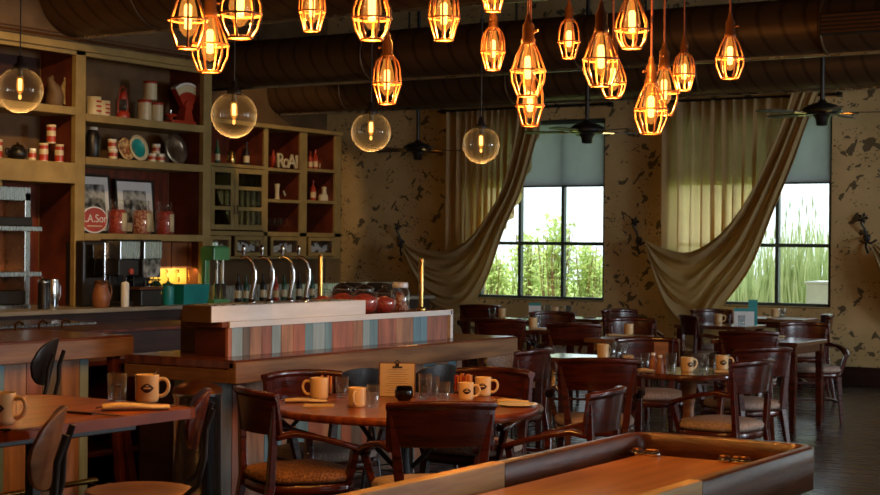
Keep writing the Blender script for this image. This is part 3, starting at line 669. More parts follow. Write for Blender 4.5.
# undercounter fridge with a steel top behind the bar
fy1 = W(95, 320, x=-9.7).y
fg = thing('bar_fridge', 'low bar fridge with a steel top, in the dark behind the plank-clad counter', 'fridge', (-9.7, fy1, 0))
MB().box((-.62, -3.6, .03), (0, 0, .80)).build('fridge_body', M['black'], fg, .004)
MB().box((-.64, -3.62, .80), (.012, .01, .83)).build('fridge_top', M['steel'], fg, .004)
for k in range(4): MB().box((.001, -3.55 + k * .9, .08), (.02, -2.7 + k * .9, .74)).build('fridge_door', M['soot'], fg, .004)
box = thing('prep_cabinet', 'dark red-brown cabinet with small taps behind the bar', 'cabinet', (-8.3, sy1 + 1.5, 0))
MB().box((-.6, -1.1, 0), (0, 2.2, .84)).build('cabinet_body', M['dark'], box, .004); MB().box((-.62, -1.12, .84), (.02, 2.22, .865)).build('cabinet_top', M['mahog'], box, .003)
for k in range(4):
    MB().tube([(-.1, -.6 + k * .22, .865), (-.1, -.6 + k * .22, .93), (-.06, -.6 + k * .22, .95), (-.02, -.6 + k * .22, .93)], .008, 6).build('small_tap', M['brass'], box)

# ================================================================== things on the back bar counter
CT = .8805
def onc(px, dx=-.25, x=None): 
    t = W(px, 300, x=(BCX + dx)); return Vector((t.x, t.y, CT))
def X2(px, x): return W(px, 300, x=x).y
# broiler / pass-through oven at far left
p = onc(-6, -.42)
ov = thing('wall_oven', 'stainless open-fronted oven with steel shelves at the left edge', 'oven', (p.x, p.y, CT))
y1 = X2(30, p.x) - p.y; y0 = -1.2
f = MB(); f.box((-.3, y1 - .07, 0), (0, y1, 1.08)); f.box((-.3, y0, 0), (0, y0 + .07, 1.08)); f.box((-.3, y0, 1.0), (0, y1, 1.13)); f.box((-.3, y0, .0), (.02, y1, .04))
f.build('oven_frame', M['steel'], ov, .006)
MB().box((-.3, y0 + .07, .04), (-.27, y1 - .07, 1.0)).build('oven_back', M['orange_wall'], ov)
for z in (.30, .72): MB().box((-.26, y0 + .0, z), (.09, y1 + .06, z + .045)).build('oven_shelf', M['steel'], ov, .004)
MB().box((-.26, y0, .765), (.05, y1 - .02, .85)).build('grill_element', M['soot'], ov, .01)
MB().box((-.26, y0 + .08, .045), (.03, y1 - .08, .17)).build('drawer_pan', M['soot'], ov, .01)
MB().lathe([(.10, 1.13), (.10, 1.28)], 20, (-.15, y1 - .35, 0)).build('flue', M['olive'], ov)
# kettle / canisters
p = onc(52, -.2); k_ = thing('steel_pitcher', 'polished steel pitcher on the back counter left of the khaki upright', 'pitcher', p)
MB().lathe([(.058, 0), (.06, .01), (.062, .24), (.058, .26), (.058, .275)], 24).build('pitcher_body', M['chrome'], k_)
MB().tube([(0, .06, .23), (.0, .10, .22), (.0, .105, .12), (.0, .06, .06)], .009, 8).build('handle', M['chrome'], k_)
p = onc(43, -.2); k2 = thing('tea_canister', 'dark glossy lidded tea canister between the oven and the steel pitcher', 'canister', p)
MB().lathe([(.05, 0), (.05, .24), (.045, .25)], 20).build('canister_body', M['black_leather'], k2); MB().lathe([(.05, .251), (.05, .275), (.01, .285), (.01, .3)], 20).build('lid', M['chrome'], k2)
# dark espresso machine behind
p = onc(92.5, -.40)
em = thing('espresso_machine', 'tall dark espresso machine with a silver edge, right of the khaki upright', 'coffee machine', p)
MB().box((-.2, -.18, .0), (.05, .26, .64)).build('machine_body', M['soot'], em, .02); MB().box((.052, .1, .25), (.062, .13, .62)).build('silver_trim', M['chrome'], em, .003); MB().box((.051, -.14, .28), (.056, .08, .6)).build('front_glass', M['darkglass'], em)
p = onc(101, -.15)
br = thing('copper_jug', 'brown copper jug with twisted handle at the left of the coffee brewers', 'jug', p)
MB().lathe([(.07, 0), (.085, .02), (.088, .12), (.07, .18), (.06, .21), (.066, .23)], 20, capt=False).build('jug_body', M['orange_wall'], br)
MB().tube([(0, .07, .2), (.0, .12, .22), (.0, .14, .15), (.0, .12, .08), (0, .08, .05)], .012, 8).build('handle', M['bronze'], br)
MB().tube([(.06 * math.cos(a), .06 * math.sin(a), .24 + .012 * math.sin(3 * a)) for a in [k * PI / 8 for k in range(16)]], .012, 6, closed=True).build('braided_rim', M['bronze'], br)
# two coffee brewers
def brewer(px0, px1, label, card):
    p = onc((px0 + px1) / 2, -.28); w = X2(px1, p.x) - X2(px0, p.x)
    r = thing('coffee_brewer', label, 'coffee brewer', p, group='coffee brewers')
    MB().box((-.16, -w / 2, 0), (.14, w / 2, .05)).box((-.16, -w / 2 + .02, .05), (-.04, w / 2 - .02, .48)).box((-.16, -w / 2, .30), (.10, w / 2, .46)).build('brewer_body', M['soot'], r, .008)
    MB().box((-.16, -w / 2, .461), (.12, w / 2, .64)).build('hopper', M['steel'], r, .008)
    MB().box((-.13, -w / 2 - .01, .641), (.10, w / 2 + .01, .655)).build('hopper_lid', M['black'], r, .003)
    MB().lathe([(.018, .235), (.03, .30)], 12, (.05, 0, 0)).build('spout', M['chrome'], r)
    MB().lathe([(.055, .051), (.06, .07), (.06, .17), (.045, .21), (.05, .22)], 16, (.05, 0, 0)).build('decanter', M['darkglass'], r)
    if card:
        c = MB().box((.101, -w / 2 + .01, .28), (.106, w / 2 - .01, .46)).build('label_card', M['photo'], r)
    else: MB().lathe([(.03, 0), (.03, .012)], 16, T=Matrix.Translation((.1, .03, .34)) @ Matrix.Rotation(PI / 2, 4, 'Y')).build('red_button', M['red'], r)
    return r
brewer(111, 131, 'left coffee brewer with a steel hopper and red button', False)
brewer(135, 153, 'right coffee brewer with a steel hopper and a dark label card', True)
p = onc(125, -.12); cn = thing('white_canister', 'slim white canister in front of the coffee brewers', 'canister', p)
MB().lathe([(.038, 0), (.04, .01), (.04, .22), (.03, .24), (.0, .245)], 20).build('canister_body', M['white'], cn)
p = onc(145, -.12); cg = thing('coffee_grinder', 'low dark coffee grinder with a flat steel top', 'coffee grinder', p)
MB().box((-.1, -.14, 0), (.08, .15, .16)).build('grinder_body', M['soot'], cg, .01); MB().box((-.1, -.16, .161), (.09, .17, .19)).build('grinder_top', M['bronze'], cg, .004)
MB().tube([(0, -.22, .26), (0, .22, .255)], .008, 6).tube([(0, 0, .19), (0, 0, .26)], .012, 6).build('tamper_bar', M['black'], cg)
# red-brown cupboard and yellow tiled niche
SUx = SX - .18
y0, y1 = X2(153, SUx), X2(202.5, SUx)
cb = thing('hanging_cupboard', 'red-brown wooden cupboard hung under the shelf of candy jars', 'cupboard', (SUx, y0, zR3 - .071))
MB().box((-.28, 0, -.285), (0, y1 - y0, 0)).build('cupboard_body', M['mahog'], cb, .003)
for k in range(3): w = (y1 - y0) / 3; MB().box((.001, k * w + .01, -.275), (.018, (k + 1) * w - .01, -.01)).build('cupboard_door', M['orange_wall'], cb, .002)
bs = thing('backsplash', 'lit yellow tiled backsplash under the red-brown cupboard', 'backsplash', (SX - .24, y0, CT))
MB().box((-.01, -.05, 0), (0, y1 - y0 + .02, .43)).build('tile_panel', M['tile'], bs)
for k in range(4):
    MB().tube([(.012, .25 + k * .17, .34), (.03, .25 + k * .17, .33), (.03, .25 + k * .17, .27), (.045, .25 + k * .17, .24), (.03, .25 + k * .17, .21)], .009, 6).build('hook', M['brass'], bs)
lamp('cupboard_light', 'AREA', (SX - .10, (y0 + y1) / 2, zR3 - .365), 2.6, (1, .72, .25), aim=(SX - .24, (y0 + y1) / 2, CT + .1), shape='RECTANGLE', size=.7, size_y=.05)
# teal bins, kettle
p = onc(190, -.16); w = .36
tb_ = thing('teal_bin', 'rectangular teal plastic bin on the back counter', 'bin', p)
wy = (X2(203, p.x) - X2(177, p.x)) / 2
bmr = lambda z, a, q: [(-a, -q, z), (a, -q, z), (a, q, z), (-a, q, z)]
MB().loft([bmr(0, .08, wy - .02), bmr(.195, .095, wy)], True, False).build('bin_body', M['teal'], tb_, .008)
MB().box((-.10, -wy - .006, .188), (.10, wy + .006, .205)).build('bin_rim', M['teal'], tb_, .004)
p = onc(168, -.16); tj = thing('teal_jug', 'round dark teal lidded jug beside the teal bin', 'jug', p)
MB().lathe([(.055, 0), (.06, .02), (.062, .16), (.055, .19)], 20).build('jug_body', M['teal'], tj); MB().lathe([(.06, .191), (.055, .215), (.02, .225), (.012, .24), (.0, .245)], 20).build('lid', M['dkgreen'], tj)
p = onc(155.5, -.40); kt = thing('green_kettle', 'small olive green kettle in front of the yellow backsplash', 'kettle', p)
MB().lathe([(.05, .11), (.068, .13), (.062, .20), (.03, .235)], 20).build('kettle_body', M['dkgreen'], kt)
MB().tube([(.0, -.05, .17), (.0, -.09, .19), (0, -.12, .225)], [.016, .012, .008], 8).build('spout', M['dkgreen'], kt); MB().tube([(0, -.05, .22), (0, -.03, .28), (0, .03, .28), (0, .05, .22)], .006, 6).build('handle', M['brass'], kt)
MB().lathe([(.01, .235), (.012, .25), (.0, .255)], 10).build('knob', M['brass'], kt)
MB().lathe([(.075, 0), (.075, .09), (.055, .11)], 16).build('burner_stand', M['soot'], kt)
# milkshake mixer
p = onc(216.5, -.16)
mx = thing('milkshake_mixer', 'jade green milkshake mixer with steel cups beside the teal bin', 'mixer', p)
MB().loft([[(-.10, -.13, 0), (.08, -.13, 0), (.08, .13, 0), (-.10, .13, 0)], [(-.10, -.12, .04), (.07, -.12, .04), (.07, .12, .04), (-.10, .12, .04)]], True, False).box((-.11, -.125, .04), (-.05, -.055, .50)).build('mixer_stand', M['green'], mx, .008)
MB().loft([[(-.12, -.13, .45), (.07, -.13, .45), (.07, .13, .45), (-.12, .13, .45)], [(-.12, -.13, .58), (.07, -.13, .58), (.07, .13, .58), (-.12, .13, .58)], [(-.09, -.10, .60), (.04, -.10, .60), (.04, .10, .60), (-.09, .10, .60)]], True, False).build('motor_head', M['green'], mx, .012)
for yy in (-.02, .075):
    MB().lathe([(.026, .041), (.030, .05), (.040, .20), (.042, .205)], 16, (.02, yy, 0)).build('steel_cup', M['chrome'], mx)
    MB().lathe([(.012, .205), (.012, .45)], 10, (.02, yy, 0)).build('spindle', M['steel'], mx)
MB().lathe([(.030, .22), (.034, .40), (.034, .41)], 16, (.045, -.03, .0)).build('mixing_glass', M['globe'], mx)
# low steel splash panel and dispensers behind the taps
q = onc(246, -.3); sp = thing('steel_ledge', 'low brushed steel splash ledge behind the beer taps', 'ledge', q)
MB().box((-.2, -.45, 0), (0, 3.1, .17)).build('ledge_body', M['steel'], sp, .004)
# bottles on the counter behind the taps
def bottle(h=.28, r=.036, m='darkglass', lab='paper'):
    b_ = thing('bottle', '', 'bottle')
    MB().lathe([(r * .9, 0), (r, .008), (r, h * .55), (r * .8, h * .64), (r * .36, h * .74), (r * .33, h * .97), (r * .4, h)], 16).build('bottle_glass', M[m], b_)
    MB().lathe([(r + .001, h * .15), (r + .001, h * .42)], 16, capb=False, capt=False).build('label', M[lab], b_)
    return b_
BA = bottle(.30, .038, 'soot', 'cream'); BBt = bottle(.27, .034, 'red', 'paper'); BG = bottle(.29, .034, 'dkgreen', 'cream')
for k, (px, B_) in enumerate(((238, BA), (246, BG), (263, BA), (276, BBt), (284, BG), (299, BA), (312, BG))):
    p = onc(px, -.12); put(B_, p, k, ['black bottle with cream label behind the nearest beer tap', 'green bottle behind the nearest beer tap, on its right', 'black bottle seen between the first and second beer taps', 'red bottle with cream label between the second and third beer taps', 'green bottle directly behind the third beer tap', 'black bottle seen between the third and last beer taps', 'green bottle left of the brass post behind the jars'][k], 'bottles on the counter behind the beer taps', (1, 1, 1))

# ================================================================== things on the open shelves
def ons(px, z, dx=-.17): t = W(px, 200, x=SX + dx); return Vector((t.x, t.y, z + .0005))
def tin(r=.055, h=.18, cols=('red', 'cream'), bands=((0, .5, 0), (.5, .8, 1), (.8, 1, 0)), lid=None):
    b_ = thing('tin', '', 'tin')
    s = MB()
    for a, c, k in bands: s.k = k; s.lathe([(r, h * a), (r, h * c)], 20, capb=(a == 0), capt=(c == 1))
    s.build('tin_body', [M[c] for c in cols], b_)
    s = MB(); s.lathe([(r + .002, h - .008), (r + .002, h + .008), (r - .003, h + .01)], 20); s.build('lid', M[lid or 'cream'], b_)
    return b_
TA = tin(.045, .17, ('red', 'cream'), ((0, .08, 1), (.08, .42, 0), (.42, .72, 1), (.72, .92, 0), (.92, 1, 1)))
TB = tin(.088, .16, ('cream', 'red'), ((0, .9, 0), (.9, 1, 1)), 'red'); TC = tin(.072, .215, ('cream', 'red'), ((0, .9, 0), (.9, 1, 1)), 'red')
TD = tin(.04, .08, ('cream', 'red'), ((0, .3, 0), (.3, .7, 1), (.7, 1, 0)), 'white')
zl1, zl2, r1, r2, r3 = SHZ['L1'], SHZ['L2'], SHZ['R1'], SHZ['R2'], SHZ['R3']
put(TA, ons(43, zl2), 0, 'red and cream striped tin, bottom left of the pyramid of three', 'striped tins at the left', (1, 1, 1))
put(TA, ons(58.5, zl2), .4, 'red and cream striped tin, bottom right of the pyramid of three', None)
put(TA, ons(50.5, zl2 + .181), .8, 'red and cream striped tin, topmost of the pyramid of three', None)
put(TA, ons(-3, zl2), .8, 'red and cream tin cut off by the left edge of the picture', None)
def mk(name, cat, label, parts, loc, rz=0, group=None):
    r = thing(name, label, cat, loc, rz, group)
    for n, mb, mt in parts: mb.build(n, M[mt], r)
    return r
mk('teapot', 'teapot', 'dark glossy lidded teapot on the left shelf beside the small tins',
   [('pot_body', MB().lathe([(.05, 0), (.09, .03), (.095, .08), (.06, .12)], 20), 'black_leather'), ('lid', MB().lathe([(.06, .121), (.05, .14), (.012, .15), (.015, .165), (.0, .17)], 16), 'chrome'),
    ('spout', MB().tube([(0, .08, .05), (0, .13, .08), (0, .15, .12)], [.02, .014, .01], 8), 'black_leather'), ('handle', MB().tube([(0, -.08, .1), (0, -.14, .1), (0, -.14, .05), (0, -.09, .04)], .009, 8), 'black_leather')], ons(17, zl2))
put(TD, ons(31.5, zl2), .3, 'small pale tin left of the striped tin pyramid', 'small tins', (1, 1, 1.35))
# angel-like pale figurine (seated bird shape) on the upper left shelf
p = ons(55, zl1)
mk('figurine', 'figurine', 'pale carved figurine of a long-necked bird on the upper left shelf',
   [('figurine_body', MB().tube([(0, -.02, 0), (0, -.02, .03), (0, -.01, .10), (0, -.02, .17), (0, -.06, .22), (0, -.075, .26), (0, -.05, .29)], [.06, .085, .088, .07, .042, .034, .02], 14), 'olive_in'),
    ('wing', MB().loft([[(.02, .02, .05), (.04, .09, .03), (.02, .10, .12), (0, .05, .16)], [(.0, .06, .20), (.02, .10, .16), (.02, .11, .2), (0, .09, .24)], [(0, .1, .28), (.01, .115, .27), (.01, .12, .29), (0, .11, .3)]], True), 'olive')], p)
# R1: jars, red lantern, tins, scale
def mugstack(px, h, l):
    mk('ribbed_mug', 'mug', l, [('mug_body', MB().lathe([(.07, 0), (.072, .01), (.072, h), (.066, h), (.064, .02)], 20, capt=False), 'cream'),
       ('printed_bands', MB().box((.055, -.03, h * .2), (.075, .03, h * .3)).box((.055, -.03, h * .45), (.075, .03, h * .55)).box((.055, -.03, h * .7), (.075, .03, h * .8)), 'red')], ons(px, r1), 0, 'ribbed cream mugs')
mugstack(93, .19, 'taller cream mug with red bars at the left end of the top shelf'); mugstack(102, .16, 'shorter cream mug with red bars next to the red lantern')
p = ons(122, r1)
mk('lantern', 'lantern', 'small red hurricane lantern on the top shelf',
   [('base', MB().lathe([(.065, 0), (.07, .01), (.07, .06), (.04, .085)], 18), 'red'), ('chimney_glass', MB().lathe([(.038, .085), (.052, .14), (.035, .20)], 18, capb=False, capt=False), 'globe'),
    ('top_cap', MB().lathe([(.04, .20), (.045, .215), (.03, .25), (.025, .28), (.0, .29)], 18), 'red'), ('guard_frame', MB().tube([(0, -.068, .04), (0, -.072, .14), (0, -.05, .23)], .007, 6).tube([(0, .068, .04), (0, .072, .14), (0, .05, .23)], .007, 6), 'red'),
    ('bail_handle', MB().tube([(0, -.06, .22), (0, -.05, .30), (0, 0, .335), (0, .05, .30), (0, .06, .22)], .004, 6), 'red')], p)
put(TC, ons(143.5, r1), 0, 'larger red-rimmed cream tin, left of the lower pair beside the scale', 'red-rimmed cream tins', (1.0, 1.0, .98))
put(TC, ons(156, r1, -.13), 1, 'red-rimmed cream tin, right of the lower pair beside the scale', None, (.9, .9, .9))
put(TC, ons(149, r1 + .2225, -.15), 2, 'red-rimmed cream tin stacked on top of the other two', None, (1.0, 1.0, .86))
sl = thing('kitchen_scale', 'red enamel fan-dial kitchen scale at the right end of the top shelf', 'scale', ons(180.5, r1)); sl.scale = (1.1, 1.2, 1.2)
MB().box((-.08, -.20, .0), (.08, .12, .035)).loft([[(-.06, -.02, .035), (.06, -.02, .035), (.06, .11, .035), (-.06, .11, .035)], [(-.04, .02, .16), (.04, .02, .16), (.04, .09, .16), (-.04, .09, .16)]], True, False).build('base', M['red'], sl, .008)
n = 14; A = [math.radians(52 + 76 * k / n) for k in range(n + 1)]
def fan(r0, r1_, x0, x1_, cy_, cz_):
    s = MB(); o_ = [(cy_ + r1_ * math.cos(a), cz_ + r1_ * math.sin(a)) for a in A]; i_ = [(cy_ + r0 * math.cos(a), cz_ + r0 * math.sin(a)) for a in A][::-1]
    P_ = o_ + i_; s.loft([[(x0, y, z) for y, z in P_], [(x1_, y, z) for y, z in P_]], True, False); return s
fan(.02, .27, -.03, .03, .055, .10).build('fan_housing', M['red'], sl, .003)
fan(.195, .255, .031, .036, .055, .10).build('dial', M['cream'], sl); fan(.257, .277, -.032, .038, .055, .10).build('dial_rim', M['white'], sl)
MB().lathe([(.05, 0), (.05, .05)], 16, T=Matrix.Translation((.0, .055, .17)) @ Matrix.Rotation(PI / 2, 4, 'Y')).build('hub', M['red'], sl)
MB().lathe([(.02, .035), (.02, .06), (.055, .065), (.06, .085)], 18, (0, -.14, 0)).build('weighing_pan', M['red'], sl); MB().lathe([(.015, .086), (.012, .12), (.014, .125), (.0, .14)], 10, (0, -.14, 0)).build('weight', M['chrome'], sl)
# R2
mk('glass_jug', 'jug', 'tall dark glass jug with a white lid at the left end of the middle shelf',
   [('jug_body', MB().lathe([(.065, 0), (.075, .02), (.078, .2), (.055, .26), (.045, .28)], 20), 'black_leather'), ('lid', MB().lathe([(.05, .281), (.052, .30), (.045, .31)], 18), 'white'), ('handle', MB().tube([(0, .06, .24), (0, .11, .22), (.0, .11, .12), (0, .075, .08)], .009, 8), 'glass')], ons(92, r2))
put(TD, ons(112.5, r2, -.1), .2, 'small cream tin, lower of the stacked pair next to the glass jug', None, (1.15, 1.15, 1.15))
put(TD, ons(111.5, r2 + .102, -.1), 1.2, 'small cream tin, upper of the stacked pair next to the glass jug', None, (1.1, 1.1, 1.1))
def plate(r, m1, rimm, l, loc, tilt, name='plate', cat='plate'):
    t = thing(name, l, cat, loc); T = Matrix.Translation((0, 0, r * math.cos(tilt))) @ Matrix.Rotation(PI / 2 - tilt, 4, 'Y')
    MB().lathe([(r * .0, 0), (r * .68, .002), (r * .72, .008)], 32, T=T, capb=False, capt=False).lathe([(r * .72, .0), (r * .0, -.008)], 32, T=T, capb=False, capt=False).build('plate_well', M[m1], t)
    MB().lathe([(r * .7, -.006), (r, .012), (r, .018), (r * .7, .004)], 32, T=T, capb=False, capt=False).build('plate_rim', M[rimm], t)
    return t
plate(.115, 'gold_print', 'gold_print', 'small brown patterned plate leaning beside the teal plate', ons(125, r2, -.10), .25)
plate(.135, 'teal', 'cream', 'teal plate with a cream rim leaning on the middle shelf', ons(137.5, r2, -.09), .22)
mk('ornament', 'ornament', 'ornate gilded figurine standing behind the two small plates', [('ornament_body', MB().tube([(0, 0, 0), (0, 0, .03), (0, .01, .12), (0, -.01, .2), (0, 0, .25)], [.05, .04, .05, .035, .01], 10), 'gold_print'), ('arms', MB().tube([(0, -.06, .2), (0, -.02, .15), (0, .03, .16), (0, .08, .21)], .014, 8), 'gold_print')], ons(121, r2, -.30))
put(TD, ons(151.5, r2, -.1), .5, 'small red and white tin, bottom left of the three by the silver tray', None, (1.15, 1.15, 1.0))
put(TD, ons(160, r2, -.1), 1.5, 'small red and white tin, bottom right of the three by the silver tray', None, (1.15, 1.15, 1.0))
put(TD, ons(155.5, r2 + .09, -.1), 2.5, 'small red and white tin, on top of the three by the silver tray', None, (1.1, 1.1, 1.1))
plate(.165, 'pewter', 'pewter', 'large round tarnished silver tray leaning at the right of the middle shelf', ons(175, r2, -.20), .2, 'tray', 'tray')
# R3
def framed(l, px, w, h, loc, picw, pich, lean=.1):
    t = thing('framed_photograph', l, 'picture', loc, 0, 'framed photographs'); T = Matrix.Rotation(-lean, 4, 'Y')
    f = MB(); b0 = .025
    f.box((0, -w / 2, 0), (.025, w / 2, b0), T).box((0, -w / 2, h - b0), (.025, w / 2, h), T).box((0, -w / 2, b0), (.025, -w / 2 + b0, h - b0), T).box((0, w / 2 - b0, b0), (.025, w / 2, h - b0), T)
    f.build('frame', M['black'], t)
    MB().box((.002, -w / 2 + b0, b0), (.012, w / 2 - b0, h - b0), T).build('mat_board', M['wpaper'], t)
    MB().box((.0125, -picw / 2, h / 2 - pich / 2), (.0145, picw / 2, h / 2 + pich / 2), T).build('photograph', M['photo'], t)
framed('tall framed photograph with a white mount, behind the red oval sign', 93, .46, .60, ons(96, r3, -.36), .30, .40)
framed('framed black and white photograph behind the middle jar of red sweets', 136, .58, .57, ons(136.5, r3, -.36), .34, .34)
def textobj(s, size, mt, name, parent, T, depth=.002):
    cu = bpy.data.curves.new(name, 'FONT'); cu.body = s; cu.size = size; cu.extrude = depth; cu.align_x = 'CENTER'; cu.align_y = 'CENTER'
    tmp = bpy.data.objects.new(name + '_src', cu); C.objects.link(tmp); dg = bpy.context.evaluated_depsgraph_get()
    me = bpy.data.meshes.new_from_object(tmp.evaluated_get(dg)); bpy.data.objects.remove(tmp); me.transform(T); me.name = name
    me.materials.clear(); me.materials.append(M[mt]); o = bpy.data.objects.new(name, me); C.objects.link(o); 
    if parent: o.parent = parent
    return o
TX = Matrix(((0, 0, 1, 0), (1, 0, 0, 0), (0, 1, 0, 0), (0, 0, 0, 1)))      # text upright, reading along +Y, facing +X
sg = thing('oval_sign', 'red oval enamel sign with white lettering leaning at the left of the shelf', 'sign', ons(94, r3, -.03)); sg.scale = (1, 1.12, 1.05)
def oval(a, b_, x0, x1_): 
    s = MB(); s.loft([[(x0, a * math.cos(2 * PI * k / 40), b_ + b_ * 1.0 * math.sin(2 * PI * k / 40)) for k in range(40)], [(x1_, a * math.cos(2 * PI * k / 40), b_ + b_ * math.sin(2 * PI * k / 40)) for k in range(40)]], True, False); return s
oval(.16, .125, 0, .01).build('sign_rim', M['zinc'], sg)
s = MB(); s.loft([[(x_, .148 * math.cos(2 * PI * k / 40), .125 + .112 * math.sin(2 * PI * k / 40)) for k in range(40)] for x_ in (.0102, .013)], True, False); s.build('sign_face', M['red'], sg)
textobj('LA.Son', .105, 'white', 'lettering', sg, Matrix.Translation((.0135, .01, .135)) @ TX)
MB().box((.0132, -.09, .062), (.0142, .09, .072)).build('small_lettering', M['cream'], sg)
def sjar(px, fill, l, g='tall storage jars of red sweets'):
    p = ons(px, r3, -.14); t = thing('storage_jar', l, 'jar', p, 0, g); t.scale = (1.12, 1.12, 1.32)
    MB().lathe([(.076, .002), (.082, .01), (.082, .165), (.06, .185)], 20).build('sweets', M[fill], t)
    MB().lathe([(.08, 0), (.086, .008), (.086, .175), (.062, .205), (.060, .225)], 24, capt=False).build('jar_glass', M['glass'], t)
    MB().lathe([(.066, .226), (.067, .25), (.06, .258)], 20).build('lid', M['globe'], t)
    rr = .0875; s = MB(); n = 6
    s.loft([[(rr * math.cos(a), rr * math.sin(a), z) for a in [(-.3 + .9 * k / n) * 1 for k in range(n + 1)]] for z in (.02, .16)], False); s.build('paper_label', M['cream'], t, solid=.001)
    return t
sjar(117.5, 'candy', 'storage jar of bright red sweets, left of the three on the lower shelf'); sjar(142, 'nuts', 'storage jar of mixed sweets, middle of the three on the lower shelf'); sjar(165, 'candy', 'storage jar of dark red sweets, right of the three on the lower shelf')

# things in the wall cabinet
def onw(px, z, dx=-.2): t = W(px, 200, x=CX + dx); return Vector((t.x, t.y, z + .0005))
mk('chrome_kettle', 'kettle', 'shiny metal kettle hanging low on the upper left shelf of the far cabinet', [('kettle_body', MB().lathe([(.04, 0), (.055, .03), (.05, .14), (.02, .17)], 18), 'brass'), ('spout', MB().tube([(0, -.04, .05), (0, -.10, .08)], [.014, .008], 8), 'brass')], onw(231, cz['A1'], -.1))
for k, (px, B_) in enumerate(((217, BG), (246, BA), (254, BG))): put(B_, onw(px, cz['A1'], -.22), k, ['green bottle at the left on the upper left shelf of the far cabinet', 'black bottle with cream label right of the metal kettle in the far cabinet', 'green bottle in the upper left shelf of the far cabinet, right of a black bottle'][k], 'bottles in the far cabinet')
lt = thing('letter_sign', 'standing cream letters spelling RoA on the far cabinet shelf', 'letters', onw(285, cz['B1'], -.05))
for k, (ch, y, s_) in enumerate((('R', -.10, .26), ('o', .01, .24), ('A', .13, .26), ('R', .27, .24))):
    o = textobj(ch, s_, 'cream' , 'letter', lt, Matrix.Translation((0.0, y, .091)) @ TX, .012)
mk('red_bottle', 'bottle', 'narrow red bottle at the left of the cream letters', [('bottle_body', MB().lathe([(.03, 0), (.03, .16), (.012, .2), (.012, .24)], 14), 'red')], onw(273, cz['B1'], -.25))
for k, (px, s_) in enumerate(((310, .9), (315, 1.0), (320.5, .8))): put(BBt, onw(px, cz['C1'], -.25), k, ['red bottle at the left of the upper right cubby of the far cabinet', 'taller red bottle, middle of the upper right cubby of the far cabinet', 'short red bottle beside the green bottle in the upper right cubby'][k], 'bottles in the far cabinet', (s_, s_, s_))
put(BG, onw(325.5, cz['C1'], -.2), 0, 'green bottle at the right of the upper right cubby of the far cabinet', None, (.9, .9, .85))
mk('candlestick', 'candlestick', 'pale candle-like vase left of the green teapot in the far cabinet', [('vase', MB().lathe([(.035, 0), (.03, .03), (.025, .1), (.035, .2)], 16), 'cream')], onw(277, cz['B2'], -.15))
mk('teapot', 'teapot', 'pale green teapot in the middle cubby of the far cabinet', [('pot_body', MB().lathe([(.05, 0), (.1, .03), (.105, .08), (.06, .13)], 20), 'cream'), ('lid', MB().lathe([(.06, .131), (.045, .15), (.012, .16), (.014, .18), (0, .185)], 16), 'dkgreen'), ('spout', MB().tube([(0, -.09, .05), (0, -.14, .09), (0, -.16, .13)], [.02, .014, .01], 8), 'cream'), ('handle', MB().tube([(0, .09, .11), (0, .15, .11), (0, .15, .05), (0, .1, .04)], .01, 8), 'cream')], onw(290, cz['B2'], -.24)).scale = (.85, .85, .95)
put(BBt, onw(313, cz['C2'], -.2), 0, 'red bottle beside the pale cruet in the middle right cubby of the far cabinet', None, (1.1, 1.1, 1.0))
mk('cruet_set', 'cruet', 'pale cruet set with a tall middle bottle in the right cubby of the far cabinet', [('side_pots', MB().lathe([(.04, 0), (.045, .05), (.03, .09)], 14, (0, -.05, 0)).lathe([(.04, 0), (.045, .05), (.03, .09)], 14, (0, .05, 0)), 'cream'), ('tall_bottle', MB().lathe([(.04, .0), (.03, .15), (.035, .18), (0, .2)], 14), 'cream')], onw(324, cz['C2'], -.15))
p = onw(284, 1.6305, -.2)
for k in range(5):
    px = (272, 278, 284, 290, 296)[k]
    r = mk('stem_glass', 'glass', ['stemmed glass at the left end', 'stemmed glass second from the left', 'stemmed glass in the middle', 'stemmed glass second from the right', 'stemmed glass at the right end'][k] + ' of the row in the far cabinet', [('bowl', MB().lathe([(.008, .09), (.04, .12), (.043, .17), (.036, .2)], 14, capb=False, capt=False), 'globe'), ('stem', MB().lathe([(.035, 0), (.033, .004), (.005, .012), (.005, .09)], 14), 'globe')], onw(px, 1.6555 if False else 1.6305, -.15), 0, 'stemmed glasses in the far cabinet')
# lamps that light the shelves: small spotlights on the near ceiling beam
def spot(name_l, loc, aim, e, col=(1, .62, .26), size=50, blend=.7):
    t = thing('ceiling_spotlight', name_l, 'spotlight', loc, 0, 'ceiling spotlights'); dv = (Vector(aim) - Vector(loc)).normalized(); q = dv.to_track_quat('-Z', 'Y').to_matrix().to_4x4()
    MB().lathe([(.045, .01), (.05, .03), (.05, .14), (.03, .16)], 16, T=q, capb=False).build('housing', M['black'], t); MB().tube([(0, 0, .12), (0, 0, CZ - loc[2])], .01, 6).build('stem', M['black'], t)
    d = bpy.data.lights.new('spot', 'SPOT'); d.energy = e; d.color = col; d.spot_size = math.radians(size); d.spot_blend = blend; d.shadow_soft_size = .04
    o = bpy.data.objects.new('spot_lamp', d); C.objects.link(o); o.location = loc; o.rotation_euler = dv.to_track_quat('-Z', 'Y').to_euler()
spot('black spotlight on the ceiling aimed at the open shelves with the red scale', (-8.2, 10.6, 3.95), (SX, 12.2, 2.3), 330, size=62)
spot('black spotlight on the ceiling aimed at the left part of the open shelves', (-8.4, 9.0, 3.95), (SX, 10.2, 2.2), 260, size=60)
spot('black spotlight on the ceiling aimed at the far corner cabinet', (-9.9, 13.6, 4.3), (CX, 15.7, 2.75), 170, size=34, blend=.35)

